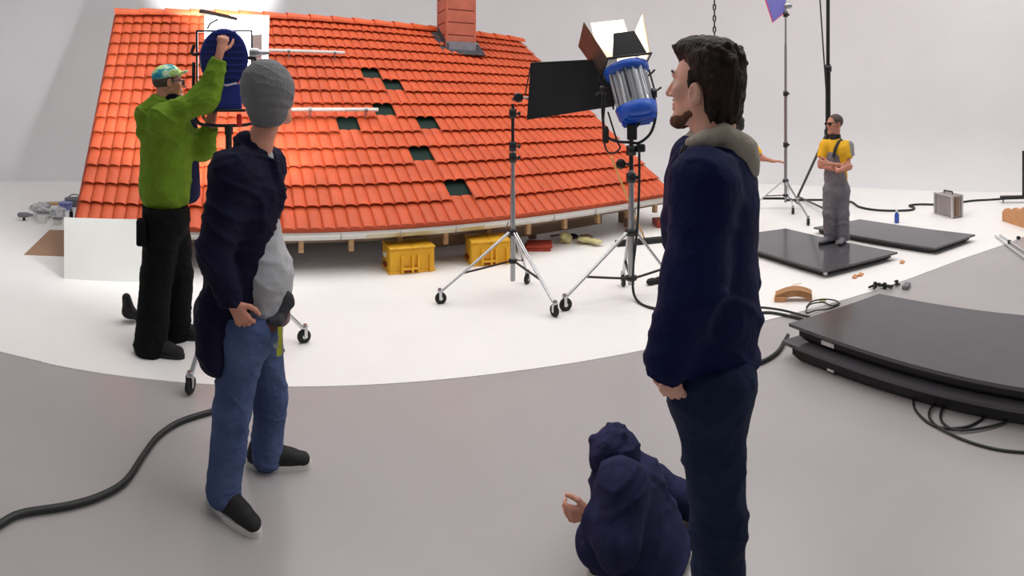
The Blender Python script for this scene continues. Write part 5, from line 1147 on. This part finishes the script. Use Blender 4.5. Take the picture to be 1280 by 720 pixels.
S.cut(V(0, 0, .02), -UP); S.disp = folds(.018, 6, 7, 5); S.mesh('jacket', .0085, M['navy3'], root)
S = SDF()
for q in 'LR': S.rc(J['H'+q], J['K'+q], .10, .075, k=.04); S.rc(J['K'+q], J['A'+q], .075, .06, k=.03)
S.cut(V(0, 0, .03), -UP); S.disp = folds(.008, 9, 9, 6); S.mesh('trousers', .009, M['navy3'], root)
for q in 'RL': shoe(root, J['A'+q], J['T'+q], .9)
# ---------------------------------------------------------------- light and camera
def area(name, loc, target, sx, sy, power, col=(1, 1, 1)):
    l = bpy.data.lights.new(name, 'AREA'); l.shape = 'RECTANGLE'; l.size = sx; l.size_y = sy; l.energy = power; l.color = col
    o = bpy.data.objects.new(name, l); C.objects.link(o); o.location = loc
    o.rotation_euler = (Vector(target)-Vector(loc)).to_track_quat('-Z', 'Y').to_euler(); return o
area('overhead_fill', (0, 5.5, 7.2), (0, 5.7, 0), 11, 8, 660, (1, .985, .97))  # unseen area lights, added above the set to brighten it overall
area('overhead_fill', (7.5, 3.5, 7.2), (7.5, 4, 0), 5, 5, 210, (1, .985, .97))
def spot(name, loc, target, power, ang, blend=.4, size=.1, col=(1, 1, 1)):
    l = bpy.data.lights.new(name, 'SPOT'); l.energy = power; l.spot_size = ang; l.spot_blend = blend; l.shadow_soft_size = size; l.color = col
    o = bpy.data.objects.new(name, l); C.objects.link(o); o.location = loc
    o.rotation_euler = (Vector(target)-Vector(loc)).to_track_quat('-Z', 'Y').to_euler(); return o
spot('big_lamp_beam', tuple(bcn+bax*.27), tuple(P(285, 60, 8.0)), 1500, 1.7, .8, .12, (.97, .98, 1))
spot('big_lamp_spill', tuple(P(300, 14, 3.75)), tuple(P(230, 140, 6.0)), 110, 2.4, .8, .1, (.97, .98, 1))
spot('big_lamp_glare', tuple(P(298, 12, 3.75)), tuple(P(268, -22, 13.0)), 9000, .42, .9, .1, (.97, .98, 1))
spot('silver_lamp_beam', tuple(rf+nrm(rf-ra)*.08), tuple(rf+nrm(rf-ra)*4), 420, 1.3, .5, .1, (1, .97, .93))
w = bpy.data.worlds.new('studio'); bpy.context.scene.world = w; w.use_nodes = True
w.node_tree.nodes['Background'].inputs[0].default_value = (.95, .97, 1, 1); w.node_tree.nodes['Background'].inputs[1].default_value = .26
cd = bpy.data.cameras.new('camera'); cam = bpy.data.objects.new('camera', cd); C.objects.link(cam); bpy.context.scene.camera = cam
cam.location = (0, 0, H); cam.rotation_euler = (PI/2, 0, 0)
cd.type = 'PANO'; cd.panorama_type = 'CENTRAL_CYLINDRICAL'     # the photograph is a swept panorama
cd.central_cylindrical_range_u_min = -640/F; cd.central_cylindrical_range_u_max = 640/F; cd.central_cylindrical_radius = 1
cd.central_cylindrical_range_v_min = -(720-Y0)/F; cd.central_cylindrical_range_v_max = Y0/F
cd.clip_start = .05; cd.clip_end = 100
sc = bpy.context.scene
sc.view_settings.view_transform = 'Standard'; sc.view_settings.look = 'None'; sc.view_settings.gamma = 1; sc.view_settings.exposure = -.06; sc.view_settings.use_curve_mapping = False
